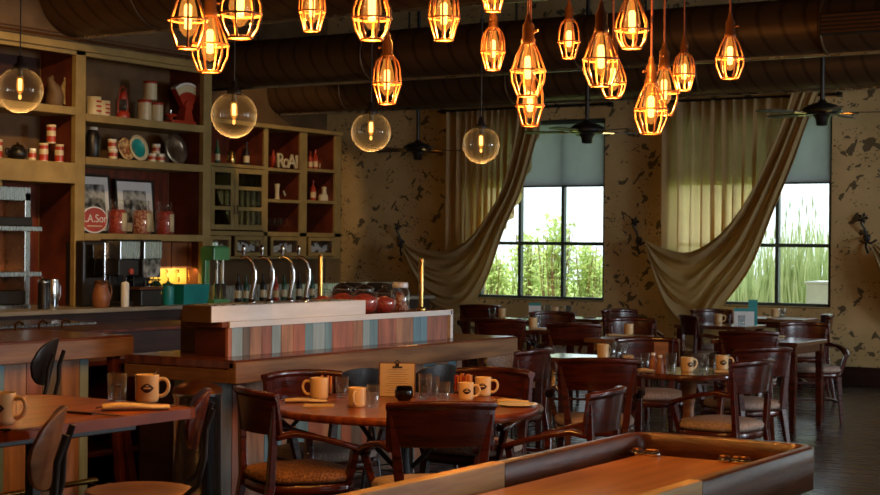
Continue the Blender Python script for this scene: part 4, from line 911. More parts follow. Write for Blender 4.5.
# ================================================================== chairs
def captain_chair(cush='cloth_beige', wood='wood', name='captain_chair'):
    """curved solid back board on posts, sloping arms, padded seat; faces +Y, origin under the seat centre"""
    r = thing(name, '', 'chair')
    def se(rx, ry, z, n=28, cy=0, taper=.10):
        P = []
        for k in range(n):
            a = 2 * PI * k / n; c, s = math.cos(a), math.sin(a); e = .62
            x = math.copysign(abs(c) ** e, c) * rx; y = math.copysign(abs(s) ** e, s) * ry; P.append((x * (1 + taper * y / ry), y + cy, z))
        return P
    MB().loft([se(.225, .215, .395), se(.235, .225, .405), se(.235, .225, .432), se(.228, .218, .440)]).build('seat', M[wood], r)
    MB().loft([se(.20, .19, .4405), se(.232, .222, .452), se(.236, .226, .470), se(.222, .212, .490), se(.18, .17, .500), se(.08, .08, .503)]).build('seat_cushion', M[cush], r)
    # back board: an arc in plan, thicker roll at the top
    def board(z0, z1, th0, th1, half, rad=.40, lean=.14, n=22, zbow=.0):
        rings = []
        for k in range(n + 1):
            a = -half + 2 * half * k / n; u = abs(a) / half
            ca, sa = math.sin(a), math.cos(a)
            def P(rr, z): return (rr * ca, .40 - rad * 0 - (rr) * sa + .0 - .235 + .0 - (z - .62) * lean, z)
            zz0 = z0 + zbow * u * u; zz1 = z1 - .012 * u * u
            zm = zz1 - .035
            rings.append([P(rad - th0 / 2, zz0), P(rad - th0 / 2, zm), P(rad - th1 / 2, zm + .012), P(rad - th1 / 2, zz1 - .006), P(rad, zz1), P(rad + th1 / 2, zz1 - .006), P(rad + th1 / 2, zm + .012), P(rad + th0 / 2, zm), P(rad + th0 / 2, zz0)])
        return rings
    MB().loft(board(.665, .862, .020, .040, .60)).build('backrest', M[wood], r, .003)
    for s in (-1, 1):
        MB().bar((s * .165, -.20, .44), (s * .205, -.198, .80), .042, .032, w2=.036, h2=.028).build('back_post', M[wood], r, .004)
        MB().bar((s * .165, -.20, .44), (s * .195, -.27, .0), .040, .036, w2=.028, h2=.028).build('leg', M[wood], r, .004)
        MB().bar((s * .19, .18, .405), (s * .215, .205, .0), .042, .042, w2=.028, h2=.028).build('leg', M[wood], r, .004)
        # arm: rises from the post, bows out and slopes to the front
        pts = [(.205, -.19, .655), (.225, -.12, .672), (.262, -.02, .655), (.275, .08, .628), (.262, .17, .600), (.25, .20, .592)]
        wd = [.036, .05, .058, .060, .056, .04]; rings = []
        for (x, y, z), w in zip(pts, wd): rings.append([(s * (x - w / 2), y, z - .013), (s * (x + w / 2), y, z - .013), (s * (x + w / 2 + .003), y, z + .006), (s * (x + w / 4), y, z + .014), (s * (x - w / 4), y, z + .014), (s * (x - w / 2 - .003), y, z + .006)][::s])
        MB().loft(rings).build('arm', M[wood], r, .003)
        MB().bar((s * .262, .165, .590), (s * .212, .150, .43), .034, .034, w2=.03, h2=.03).build('arm_post', M[wood], r, .003)
        MB().bar((s * .18, -.235, .19), (s * .203, .195, .19), .022, .022).build('stretcher', M[wood], r, .003)
    MB().bar((-.19, 0, .19), (.19, 0, .19), .022, .022).build('stretcher', M[wood], r, .003)
    return r
def chair_at(proto, px, py, deg, label, zb=.862, back=.235, group=None, scale=None, d=None):
    """px,py = middle of the top of the back board"""
    p = W(px, py, z=zb) if d is None else W(px, py, d=d)
    yw = yaw_cam(deg); f = Vector((-math.sin(yw), math.cos(yw), 0))
    c = Vector((p.x, p.y, 0)) + f * (back + .0)
    return put(proto, (c.x, c.y, 0), yw, label, group, scale)
CT_ = captain_chair('cloth_tan'); CB_ = captain_chair('cloth_beige', 'wood', 'captain_chair'); CL_ = captain_chair('cloth_beige', 'wood', 'captain_chair')
G1 = 'captain chairs at the dining tables'
chair_at(CB_, 443, 400, -12, 'captain chair with its broad curved back to the camera, nearest at the round table', group=G1)
chair_at(CT_, 250, 387, 62, 'captain chair with a russet tweed seat at the left of the round table', group=G1)
chair_at(CB_, 300, 369.5, 146, 'captain chair on the far left side of the round table, behind the sugar packets', group=G1)
chair_at(CB_, 497, 367, -150, 'captain chair on the far right side of the round table, behind the two logo mugs', group=G1)
chair_at(CB_, 612, 387, -66, 'captain chair in side view right of the round table, facing left', group=G1)
chair_at(CB_, 598, 357, 2, 'captain chair with its back to us, standing left of the small round table', group=G1)
chair_at(CB_, 757, 359, -48, 'captain chair pushed up at the right of the small round table', group=G1)
chair_at(CB_, 749, 330, 8, 'captain chair, back to us, in front of the square table by the right window', group=G1)
chair_at(CB_, 766, 346.5, -25, 'captain chair half hidden between the small round table and the square table', group=G1)
chair_at(CB_, 829, 314, -84, 'captain chair in side view at the far right, against the wall beside the right window', group=G1)
chair_at(CB_, 803, 321.5, 176, 'captain chair facing us behind the square table by the right window', group=G1)
chair_at(CB_, 686, 314, 80, 'captain chair in side view facing right, in front of the right curtain', group=G1)
chair_at(CB_, 711, 308.5, 170, 'captain chair facing us in front of the lower left corner of the right window', group=G1)
chair_at(CB_, 500, 318, 8, 'captain chair with its back to us just beyond the end of the bar', group=G1)
chair_at(CB_, 574, 322.5, 3, 'captain chair with its back to us below the middle of the left window', group=G1)
chair_at(CB_, 538, 348, -58, 'captain chair turned sideways with a highlight on its rim, right of the bar end', group=G1)
chair_at(CB_, 631, 317, 175, 'captain chair facing us behind the light-edged table, against the wall', group=G1)
chair_at(CB_, 480, 304, 10, 'captain chair farthest left under the left window, beyond the bar', group=G1)
chair_at(CB_, 552, 310.8, 178, 'captain chair facing us close under the left window', group=G1)
chair_at(CB_, 647, 336.5, 178, 'captain chair facing us between the two middle tables, behind the wooden menu block', group=G1)
chair_at(CB_, 618, 308.5, 150, 'captain chair against the wall right of the left window', group=G1)

# bent-ply chairs on black metal frames (counter height)
def ply_stool(seat='wood_light', sh=.66, bt=.99, name='counter_stool', back='wood_light', fr='black', bw=.40):
    r = thing(name, '', 'stool')
    n = 28
    def disc(rx, z, cy=0): return [(rx * math.cos(2 * PI * k / n), rx * .95 * math.sin(2 * PI * k / n) + cy, z) for k in range(n)]
    MB().loft([disc(.18, sh - .022), disc(.20, sh - .018), disc(.20, sh - .004), disc(.185, sh), disc(.12, sh - .008), disc(.02, sh - .010)]).build('seat', M[seat], r)
    rings = []; N = 18; half = .55; rad = .36
    for k in range(N + 1):
        a = -half + 2 * half * k / N; u = abs(a) / half; hh = .105 * math.sqrt(max(.02, 1 - u ** 3)) ; zc = bt - .105
        def P(rr, z): return (rr * math.sin(a), .36 - rr * math.cos(a) - .215 - (z - zc) * .22, z)
        rings.append([P(rad - .006, zc - hh), P(rad - .006, zc), P(rad - .006, zc + hh), P(rad + .007, zc + hh), P(rad + .007, zc), P(rad + .007, zc - hh)])
    MB().loft(rings).build('backrest', M[back], r, .003)
    for s in (-1, 1):
        MB().tube([(s * .13, -.13, sh - .03), (s * .135, -.20, sh + .03), (s * .13, -.222, sh + .12), (s * .12, -.226, bt - .13), (s * .12, -.250, bt - .06)], .010, 8).build('back_support', M[fr], r)
        for t in (-1, 1): MB().tube([(s * .11, t * .11, sh - .024), (s * .16, t * .16, sh - .10), (s * .205, t * .205, 0)], .012, 8).build('leg', M[fr], r)
    zr = .24; q = .115 + .09 * (1 - zr / sh) + .0
    q = .16 + .045 * (sh - .10 - zr) / (sh - .10)
    MB().tube([(q, q, zr), (-q, q, zr), (-q, -q, zr), (q, -q, zr)], .009, 8, closed=True).build('foot_ring', M[fr], r)
    return r
S_ = ply_stool(); SR_ = ply_stool(sh=.64, back='wood'); SB_ = ply_stool('black_leather', .60, .84, 'bar_chair', 'black_leather'); SD_ = ply_stool('dark', .68, 1.0, 'counter_stool', 'black_leather'); 
G2 = 'bent-plywood counter stools'
chair_at(SR_, 210, 390, -99, 'bent-plywood counter stool seen edge-on at the right end of the high table', zb=.985, back=.24, group=G2)
chair_at(S_, 66, 408, -99, 'bent-plywood counter stool in front of the high table with a lit wooden back', d=4.38, back=.24, group=G2, scale=(1, 1, 1.06))
chair_at(SD_, 57, 338, -92, 'dark stool at the high plank-clad service counter', d=7.6, back=.24, group=G2, scale=(1, 1, 1.04))
chair_at(SB_, 364, 370, -48, 'black low-backed bar chair at the bar, left of the clipboard menu', zb=.83, back=.24, group='black bar chairs')
chair_at(SB_, 443, 366, -48, 'black low-backed bar chair at the bar, right of the clipboard menu', zb=.83, back=.24, group='black bar chairs')
SC_ = ply_stool('cloth_beige', .55, .80, 'bar_chair', 'cloth_beige')
chair_at(SC_, 503, 349, 150, 'beige rounded bar chair under the far end of the bar', d=11.7, back=.24, scale=(1, 1, .94))
SH_ = ply_stool('black_leather', .80, 1.20, 'high_stool', 'black_leather')
for px, l in ((356, 'black round-backed high stool beyond the bar, left of the pair behind the candy jars'), (383, 'black round-backed high stool beyond the bar, right of the pair behind the candy jars')):
    p = W(px, 282, z=1.2); yw = yaw_cam(8); f = Vector((-math.sin(yw), math.cos(yw), 0)); dd = 14.8 if px < 370 else 13.4
    p = W(px, 282, d=dd); put(SH_, (p.x, p.y, 0), yw, l, 'high stools beyond the bar', (1, 1, p.z / 1.2))

# ================================================================== tables
TZ = .74
def round_table(px, py, rad, label, mt, wood_feet=False):
    p = W(px, py, z=TZ); t = thing('round_table', label, 'table', (p.x, p.y, 0))
    MB().lathe([(rad - .03, TZ - .038), (rad - .004, TZ - .034), (rad, TZ - .022), (rad, TZ - .008), (rad - .006, TZ), (rad - .03, TZ + .0)], 64).build('tabletop', M[mt], t)
    MB().lathe([(.045, .10), (.035, .2), (.05, .35), (.032, .5), (.05, .66), (.14, TZ - .039)], 20).build('pedestal', M['wood_light' if wood_feet else 'black'], t)
    for k in range(4):
        a = k * PI / 2 + .5; c, s = math.cos(a), math.sin(a); q = min(1, rad / .45)
        P_ = [(.03, .16), (.09, .22), (.17, .20), (.24, .12), (.31, .03), (.36, .012)]
        MB().tube([(x * q * c, x * q * s, z) for x, z in P_], [.022, .022, .02, .018, .016, .012], 8).build('foot', M['wood_light' if wood_feet else 'black'], t)
        if not wood_feet: MB().tube([(x * c, x * s, z) for x, z in [(.04, .44), (.12, .52), (.22, .66), (.30, TZ - .045)]], .012, 8).build('brace', M['black'], t)
    return p, t
T1p, T1 = round_table(404, 404.5, .645, 'large round wooden table laid with cream mugs and a clipboard menu', 'table')
T2p, T2 = round_table(689, 371, .345, 'small round wooden table crowded with mugs and glasses, beside the game table', 'far_table', True)
def rect_table(px, py, ax, ay, label, mt, cat='table', z=TZ, sx=1, sy=1, px_d=None, edge=None):
    """px,py = nearest corner of the top; the top runs ax along X and ay along Y from it"""
    p = W(px, py, z=z); t = thing('square_table', label, cat, (p.x, p.y, 0))
    MB().box((0, 0, z - .035), (ax, ay, z)).build('tabletop', M[mt], t, .005)
    if edge: MB().box((.03 if ax > 0 else -.03, .03, z - .10), (ax - (.03 if ax > 0 else -.03), ay - .03, z - .036)).build('apron', M[edge], t, .003)
    for i in (0, 1):
        for j in (0, 1):
            x = (.05 if i == 0 else abs(ax) - .05) * (1 if ax > 0 else -1); y = .05 if j == 0 else ay - .05
            MB().bar((x, y, 0), (x, y, z - .036), .045, .045, w2=.06, h2=.06).build('leg', M['wood'], t, .004)
    return p, t
T3p, T3 = rect_table(797, 343, -.75, .75, 'square dark table with white reflections beside the right window', 'far_table', edge='wood')
T4p, T4 = rect_table(745, 327, -.75, .58, 'square table in front of the right window with the teal menu cards', 'far_table')
T6p, T6 = rect_table(548, 331, -.72, .58, 'square table with pale napkins below the left window, nearer one', 'far_table')
T7p, T7 = rect_table(614, 339.5, -.28, .8, 'light-edged wooden table near the wall between the windows', 'wood_light', edge='lip_wood')
T9p, T9 = rect_table(622, 361, -.7, .44, 'square table hidden behind the captain chair left of the small round table', 'far_table')
T8p, T8 = rect_table(520, 320.5, -.72, .5, 'square table under the left window, at the far left', 'far_table')
T5p, T5 = rect_table(598, 319.5, -.9, .5, 'table close under the left window at its right end', 'far_table')
T10p, T10 = rect_table(803, 320, -.75, .55, 'table closest to the right window, its edge catching the light', 'wood_light', edge='wood')
# high table at the left front
HZ = .97
A = W(203, 407, z=HZ)
ht = thing('high_table', 'high wooden table at the lower left with two cream mugs', 'table', (A.x, A.y, 0))
hx = .78; hy = 1.75
n = 6; cr_ = .06; out = []
for (cx_, cy_, a0) in ((-cr_, -cr_, 0), (-hx + .12, -.12, PI / 2), (-hx + cr_, -hy + cr_, PI), (-cr_, -hy + cr_, 1.5 * PI)):
    rr = .12 if a0 == PI / 2 else cr_
    for k in range(n + 1): a = a0 + PI / 2 * k / n; out.append((cx_ + rr * math.cos(a), cy_ + rr * math.sin(a)))
MB().loft([[(x, y, HZ - .032) for x, y in out], [(x, y, HZ) for x, y in out]], True, False).build('tabletop', M['table'], ht, .004)
MB().box((-hx + .16, -hy + .16, HZ - .07), (-.14, -.16, HZ - .033)).build('apron', M['black'], ht, .004)
for x in (-.30, -hx + .22):
    for y in (-.45, -hy + .25): MB().bar((x, y, HZ - .07), (x, y, 0), .035, .035).build('leg', M['black'], ht, .003)
    MB().bar((x, -.45, .22), (x, -hy + .25, .22), .02, .02).build('stretcher', M['black'], ht, .003)

# ================================================================== tableware
def mug(logo=True, h=.092, r=.040):
    t = thing('coffee_mug', '', 'mug')
    MB().lathe([(r * .80, 0), (r * .93, .004), (r * .98, h * .15), (r * .97, h * .6), (r, h * .95), (r * .99, h), (r * .91, h), (r * .89, h * .9), (r * .88, h * .12), (r * .3, h * .07)], 28, capt=True).build('mug_body', M['mug'], t)
    MB().tube([(r * .93, 0, h * .80), (r * 1.2, 0, h * .84), (r * 1.5, 0, h * .82), (r * 1.7, 0, h * .72), (r * 1.78, 0, h * .57), (r * 1.7, 0, h * .40), (r * 1.5, 0, h * .28), (r * 1.2, 0, h * .21), (r * .93, 0, h * .22)], [.0070, .0068, .0065, .006, .006, .006, .0065, .0068, .0070], 8).build('handle', M['mug'], t)
    if logo:
        # dark lens-shaped emblem with a pale line of lettering, facing the local -Y side
        def em_(u, v, off, wd, hg, pw=1.0):
            a = -PI / 2 + (u - .5) * wd / r; e = math.sin(PI * u) ** pw; return ((r + off) * math.cos(a), (r + off) * math.sin(a), h * .53 + (v - .5) * hg * (.02 + e))
        s = MB(); s.grid(lambda u, v: em_(u, v, .0010, .046, .030), 16, 4); s.build('emblem', M['ink'], t, solid=.0006)
        s = MB(); s.grid(lambda u, v: em_(u, v, .0018, .026, .0045, .15), 10, 1); s.grid(lambda u, v: (lambda q: (q[0], q[1], q[2] + .0075))(em_(u, v, .0018, .012, .0035, .15)), 6, 1); s.build('emblem_lettering', M['mug'], t, solid=.0005)
    MB().lathe([(r * .87, h * .72), (r * .5, h * .721)], 24, capb=True, capt=True).build('coffee', M['coffee'], t)
    return t
def tumbler(h=.10, r=.033, fill=.6):
    t = thing('drinking_glass', '', 'glass')
    MB().lathe([(r * .85, 0), (r * .88, .003), (r, h), (r * .94, h), (r * .82, .012), (r * .3, .010)], 24).build('glass_body', M['glass'], t)
    if fill: MB().lathe([(r * .81, .013), (r * (.83 + .1 * fill), h * fill)], 20).build('water', M['water'], t)
    return t
def napkin_roll():
    t = thing('napkin', '', 'napkin')
    s = MB(); R = []
    for k in range(9):
        u = k / 8; w = .024 + .006 * math.sin(u * 3) + .004 * math.cos(u * 9); hh = .016 + .004 * math.sin(u * 5)
        R.append([(-.10 + .20 * u, w * math.cos(2 * PI * j / 12), hh * .9 + hh * .9 * math.sin(2 * PI * j / 12)) for j in range(12)])
    s.loft(R); s.build('cloth_roll', M['napkin'], t)
    MB().loft([[(-.12, .01 * a, .010 + .002 * b_) for a, b_ in ((-1, -1), (1, -1), (1, 1), (-1, 1))], [(-.04, .005 * a, .0345 + .001 * b_) for a, b_ in ((-1, -1), (1, -1), (1, 1), (-1, 1))], [(.06, .004 * a, .0345 + .001 * b_) for a, b_ in ((-1, -1), (1, -1), (1, 1), (-1, 1))]], True).build('cutlery', M['chrome'], t)
    return t
def knife():
    t = thing('table_knife', '', 'knife')
    MB().loft([[(-.11, -.007, 0), (-.11, .007, 0), (-.11, .007, .007), (-.11, -.007, .007)], [(-.01, -.007, 0), (-.01, .007, 0), (-.01, .006, .007), (-.01, -.006, .007)]], True).build('handle', M['ink'], t, .002)
    MB().loft([[(-.01, -.005, .002), (-.01, .005, .002), (-.01, .005, .005), (-.01, -.005, .005)], [(.05, -.007, .002), (.05, .009, .002), (.05, .009, .004), (.05, -.007, .004)], [(.11, -.004, .002), (.11, .001, .002), (.11, .001, .003), (.11, -.004, .003)]], True).build('blade', M['chrome'], t)
    return t
MUG = mug(); MUGP = mug(False); GL = tumbler(); GT = tumbler(.125, .034, .8); NP = napkin_roll(); KN = knife()
def on(px, py, z): p = W(px, py, z=z); return (p.x, p.y, z + .0004)
GM = 'cream diner mugs'; GG = 'drinking glasses'; GN = 'rolled napkins with cutlery'
# yaw so that the emblem (-Y local) faces the camera: local +Y along the view direction
def emb(deg=0): return yaw_cam(deg)
# high table
put(MUG, on(147, 402, HZ), emb(-10), 'cream mug with a brown emblem on the right of the high table', GM)
put(MUG, on(2, 424, HZ), emb(8), 'cream mug cut by the left edge of the picture on the high table', None)
put(GL, on(117, 401, HZ), 0, 'clear glass left of the emblem mug on the high table', GG, (1, 1, .92))
put(NP, on(136, 410, HZ), yaw_cam(0) + .25, 'rolled napkin in front of the emblem mug on the high table', GN, (1.05, 1.1, .7))
put(KN, on(96, 415, HZ), yaw_cam(0) - .45, 'table knife with a dark handle left of the napkin on the high table', 'table knives')
put(KN, on(174, 407, HZ), yaw_cam(0) - .30, 'table knife beside the right corner of the high table', None)
put(KN, on(15, 431, HZ), yaw_cam(0) + .05, 'dark-handled knife at the front edge of the high table', None)
mk('teaspoon', 'spoon', 'teaspoon standing in the emblem mug on the high table', [('handle', MB().tube([(-.02, 0, .012), (.02, 0, .085), (.036, .0, .112)], .0022, 6), 'chrome')], tuple(Vector(on(148, 402, HZ)) + Vector((0, 0, .004))), yaw_cam(0))
# large round table
put(MUGP, on(319, 399, TZ), emb(180 + 5), 'cream mug with its handle to the left beside the orange sugar packets', GM, (1.15, 1.15, 1.15))
put(MUGP, on(357, 407, TZ), emb(100), 'cream mug with no emblem showing, left of the clipboard menu', None, (1.1, 1.1, 1.0))
put(MUG, on(466, 400, TZ), emb(-5), 'cream mug with a brown emblem, front one of the pair by the near chair', None, (.95, .95, .95))
put(MUG, on(483, 396, TZ), emb(6), 'taller cream mug with a brown emblem, rear one of the pair', None, (1.05, 1.05, 1.05))
put(GL, on(342, 398, TZ), 0, 'clear glass right of the orange sugar packets', None, (1, 1, 1.05))
put(GL, on(373, 407, TZ), 0, 'clear glass between the plain mug and the clipboard menu', None, (.9, .9, 1.05))
put(GT, on(425, 399, TZ), 0, 'tall water glass right of the clipboard menu', None)
put(GT, on(433, 396, TZ), 0, 'water glass just behind the tall one right of the clipboard menu', None, (1, 1, .8))
put(GL, on(443, 400.5, TZ), 0, 'short clear glass beside the front emblem mug', None, (1.1, 1.1, .92))
put(NP, on(306, 402.5, TZ), yaw_cam(0) + .10, 'rolled napkin at the left of the large round table', None, (1.0, 1, .65))
put(NP, on(513, 403, TZ), yaw_cam(0) - .05, 'folded napkin on the white plate at the right of the large round table', None, (.75, 1, .6))
def packets(loc, l, rz=0):
    t = thing('sugar_packet_holder', l, 'sugar packets', loc, rz, 'sugar packet holders')
    MB().box((-.05, -.028, 0), (.05, .028, .006)).box((-.05, -.028, .006), (-.046, .028, .05)).box((.046, -.028, .006), (.05, .028, .05)).box((-.046, -.028, .006), (.046, -.025, .05)).box((-.046, .025, .006), (.046, .028, .05)).build('holder', M['glass'], t)
    rr = random.Random(7)
    for k in range(6): x = -.040 + k * .015; MB().box((x, -.022, .0065), (x + .009, .022, .092 + rr.uniform(-.01, .014))).build('packet', M['packet'] if k % 3 else M['red'], t, .001)
    return t
packets(on(323, 394.5, TZ), 'orange sugar packets in a holder behind the mug at the left of the round table', yaw_cam(0))
packets(on(463, 392.5, TZ), 'orange sugar packets in a holder behind the pair of emblem mugs', yaw_cam(20))
p = W(397, 397, z=TZ); cbm = thing('clipboard_menu', 'clipboard menu with a black clip standing on the large round table', 'menu', (p.x, p.y, TZ + .0005), yaw_cam(0))
Tm = Matrix.Rotation(-.10, 4, 'X')
MB().box((-.092, 0, .0), (.092, .005, .172), Tm).build('board', M['wood_light'], cbm, .001); MB().box((-.086, -.002, .003), (.086, -.0005, .167), Tm).build('menu_paper', M['paper'], cbm)
s = MB()
for k in range(11): s.box((-.06 + .01 * (k % 3), -.0028, .02 + k * .0115), (.055 - .012 * (k % 2), -.0021, .0215 + k * .0115), Tm)
s.build('menu_lettering', M['wood_light'], cbm)
MB().box((-.025, -.008, .145), (.025, -.0022, .153), Tm).box((-.009, -.007, .153), (.009, -.002, .168), Tm).tube([(-.014, -.004, .170), (0, -.006, .184), (.014, -.004, .170)], .003, 6, T=Tm).build('clip', M['black'], cbm, .001)
MB().box((-.05, .006, 0), (.05, .05, .02)).build('stand', M['wood'], cbm, .002)
mk('sauce_bowl', 'bowl', 'small dark glass bowl in front of the clipboard menu', [('bowl_body', MB().lathe([(.03, 0), (.045, .02), (.046, .045), (.038, .07), (.035, .07), (.04, .045), (.02, .01)], 24), 'darkglass'), ('sauce', MB().lathe([(.028, .006), (.040, .02), (.041, .040)], 20), 'coffee')], on(404, 400.5, TZ))
pt = mk('bread_plate', 'plate', 'white side plate under a napkin at the right edge of the large round table', [('plate_body', MB().lathe([(.05, 0), (.075, .004), (.10, .010), (.098, .013), (.07, .007), (.0, .006)], 32, capt=False), 'white')], on(517, 406, TZ))
put(NP, tuple(Vector(on(513, 405.5, TZ)) + Vector((0, 0, .0135))), yaw_cam(0) - .05, 'folded napkin on the white plate at the right of the large round table', None, (.55, .9, .6)) if False else None
mk('paper_menu', 'menu', 'folded cream paper lying by the rolled napkin on the round table', [('sheet', MB().box((-.07, -.05, 0), (.07, .05, .006)), 'napkin')], on(319, 406, TZ), yaw_cam(0))
# small round table
put(MUG, on(687, 372, TZ), emb(-25), 'tan mug with its emblem turned left on the small round table', None)
put(MUG, on(722, 370, TZ), emb(-2), 'white-lit mug with a dark emblem at the right of the small round table', None)
put(GT, on(671, 373.5, TZ), 0, 'tall glass left of the tan mug on the small round table', None, (1, 1, 1.0))
put(GL, on(698, 370, TZ), 0, 'wide glass with a white rim right of the tan mug', None, (1.2, 1.2, 1.0)); put(GL, on(703, 374, TZ), 0, 'short glass at the front of the small round table', None, (1, 1, .9)); put(GL, on(711, 369, TZ), 0, 'clear glass left of the white-lit mug', None, (1, 1, .95))
put(GL, on(645, 367, TZ), 0, 'glass at the left rim of the small round table', None, (.9, .9, .9))
put(NP, on(727, 373.5, TZ), yaw_cam(0) - .1, 'napkin roll at the right front of the small round table', None, (.75, 1, .6)); put(NP, on(646, 372, TZ), yaw_cam(0) + .3, 'napkin roll at the left of the small round table', None, (.5, 1, .7))
KT = mk('ketchup_bottle', 'bottle', '', [('bottle_body', MB().lathe([(.024, 0), (.026, .01), (.026, .08), (.012, .105), (.012, .12)], 16), 'orange_wall'), ('cap', MB().lathe([(.014, .121), (.014, .14)], 12), 'white')], (0, 0, 0))
put(KT, on(653, 371, TZ), 0, 'orange sauce bottle left on the small round table', 'sauce bottles', (.95, .95, .8)); put(KT, on(660, 373.5, TZ), 0, 'orange sauce bottle beside the tall glass on the small round table', None, (.95, .95, .8))
mk('menu_block', 'menu', 'upright orange-brown menu board behind the sauce bottles', [('board', MB().box((-.045, -.004, 0), (.045, .004, .16)), 'wood_light'), ('base', MB().box((-.05, -.012, 0), (.05, -.0045, .012)), 'wood')], on(661, 367, TZ), yaw_cam(0))
mk('straw', 'straw', 'dark slanted straw standing in the tall glass on the small round table', [('straw_tube', MB().tube([(-.004, 0, .006), (.010, .0, .20)], .003, 8), 'soot')], tuple(Vector(on(671.4, 373.5, TZ)) + Vector((0, 0, .012))), yaw_cam(0))
# far tables: mugs, glasses, napkins, menus
FT = [  # kind, px, py, label
 ('m', 733, 322, 'cream mug under the right window, left of the white menu card'), ('g', 779, 331.5, 'short glass on the square table by the right window'),
 ('m', 607, 333, 'pale-lit mug at the left end of the light-edged table'), ('g', 602.5, 333.5, 'glass beside the pale-lit mug on the light-edged table'),
 ('m', 603, 358, 'brownish mug on the table behind the captain chair'), ('g', 611, 358, 'first glass right of the brownish mug behind the captain chair'), ('g', 617, 357.5, 'second glass right of the brownish mug behind the captain chair'), ('g', 622, 357, 'third glass, rightmost of those behind the captain chair'),
 ('m', 533, 328, 'cream mug on the nearer square table below the left window'), ('g', 527, 327.5, 'glass left of the cream mug below the left window'), ('g', 540, 327, 'glass right of the cream mug below the left window'),
 ('m', 512, 317, 'cream mug on the far left table under the left window'), ('g', 504, 316.5, 'tall glass left of the mug on the far left table'), ('g', 509, 315, 'glass behind the mug on the far left table'),
 ('g', 548, 314.5, 'glass under the left window near its centre'), ('m', 569, 315, 'cream mug on the table close under the left window'), ('g', 575, 316, 'glass beside the mug close under the left window'), ('g', 581, 315.5, 'rightmost glass close under the left window'),
 ('g', 785, 317, 'glass on the table closest to the right window'), ('m', 775, 317.5, 'mug on the table closest to the right window')]
TABS = [(p.x + min(0, a), p.x + max(0, a), p.y, p.y + b_) for p, a, b_ in ((T3p, -.75, .75), (T4p, -.75, .58), (T6p, -.72, .58), (T7p, -.28, .8), (T9p, -.7, .44), (T8p, -.72, .5), (T5p, -.9, .5), (T10p, -.75, .55))]
_on = on
def on(px, py, z):
    # keeps a thing on whichever dining table top lies nearest to it
    p = W(px, py, z=z); m_ = .06
    cl = [(min(max(p.x, a + m_), b_ - m_), min(max(p.y, c + m_), d_ - m_)) for a, b_, c, d_ in TABS]
    q = min(cl, key=lambda q: (q[0] - p.x) ** 2 + (q[1] - p.y) ** 2); return (q[0], q[1], z + .0004)
for k, (kd, px, py, l) in enumerate(FT):
    if kd == 'm': put(MUGP, on(px, py, TZ), emb(-40 * (k % 3)), l, None, (1.05, 1.05, 1.05))
    else: put(GL, on(px, py, TZ), 0, l, None, (1.1, 1.1, 1 + .1 * (k % 3)))
for k, (px, py, l) in enumerate([(540, 330, 'pale napkin at the front of the nearer table below the left window'), (617, 336, 'pale napkin on the light-edged table'), (786, 336, 'pale napkin on the square table by the right window'), (590, 318, 'pale napkin under the right end of the left window'), (767, 319, 'pale napkin on the table closest to the right window'), (628, 357.5, 'napkin beside the glasses behind the captain chair')]):
    t_ = put(NP, on(px, py, TZ), yaw_cam(0) + .3 * k, l, None, (.9, 1.3, .6))
def card(px, py, w, h, mt, l, rz=0):
    t = thing('menu_card', l, 'menu', on(px, py, TZ), yaw_cam(rz), 'standing menu cards')
    MB().box((-w / 2, -.003, 0), (w / 2, .003, h)).build('card', M[mt], t); MB().box((-w / 2, .004, 0), (w / 2, .03, .01)).build('holder', M['wood'], t)
    if mt == 'wpaper': MB().box((-w / 2, -.0045, h - .03), (w / 2, -.0035, h)).build('printed_band', M['teal'], t)
card(744, 325.5, .20, .17, 'wpaper', 'white menu card with a teal band in front of the right window')
card(759, 324, .09, .25, 'teal', 'tall narrow teal menu card beside the white one')
card(563.5, 320, .13, .17, 'wpaper', 'white menu card standing under the left window')

# ================================================================== shuffleboard game table
RZ_ = .80
FL = W(641, 429.5, z=RZ_); FR = W(818, 446, z=RZ_)
wG = FR.x - FL.x; yF = (FL.y + FR.y) / 2
gt = thing('shuffleboard_table', 'long wooden shuffleboard table in the foreground with a raised rounded rim', 'game table', (FR.x, yF, 0))
LG = 4.6; sl_ = yF - W(500, 458, z=RZ_).y; sr_ = yF - W(712, 486, z=RZ_).y; sm = (sl_ + sr_) / 2
def rim(y0, y1, closed_end, mt, nm):
    t = .045; r = .10; n = 8; s = MB(); zb = RZ_ - .15
    if closed_end:
        o_ = [(-wG, y1)] + [(-wG + r - r * math.cos(a), y0 - r + r * math.sin(a)) for a in [PI / 2 * k / n for k in range(n + 1)]] + [(-r + r * math.sin(a), y0 - r + r * math.cos(a)) for a in [PI / 2 * k / n for k in range(n + 1)]] + [(0, y1)]
        ri = r - t
        i_ = [(-wG + t, y1)] + [(-wG + t + ri - ri * math.cos(a), y0 - t - ri + ri * math.sin(a)) for a in [PI / 2 * k / n for k in range(n + 1)]] + [(-t - ri + ri * math.sin(a), y0 - t - ri + ri * math.cos(a)) for a in [PI / 2 * k / n for k in range(n + 1)]] + [(-t, y1)]
        s.loft([[(a[0], a[1], zb), (a[0], a[1], RZ_ - .006), (a[0] + (b_[0] - a[0]) * .15, a[1] + (b_[1] - a[1]) * .15, RZ_), (b_[0] + (a[0] - b_[0]) * .15, b_[1] + (a[1] - b_[1]) * .15, RZ_), (b_[0], b_[1], RZ_ - .006), (b_[0], b_[1], zb)] for a, b_ in zip(o_, i_)], True, True)
        s.sm = [False if abs(0) else x for x in s.sm]
    else:
        for xa, xb in ((-wG - .002, -wG + t + .002), (-t - .002, .002)): s.box((xa, y1, zb - .002), (xb, y0, RZ_ + .002))
    return s.build(nm, M[mt], gt, 0 if closed_end else .006)
rim(0, -sm, True, 'rim', 'end_rim'); rim(-sm - .002, -LG, False, 'oak', 'side_rim')
MB().box((-wG + .10, -LG, RZ_ - .115), (-.10, -.16, RZ_ - .065)).build('playfield', M['play'], gt, .003)
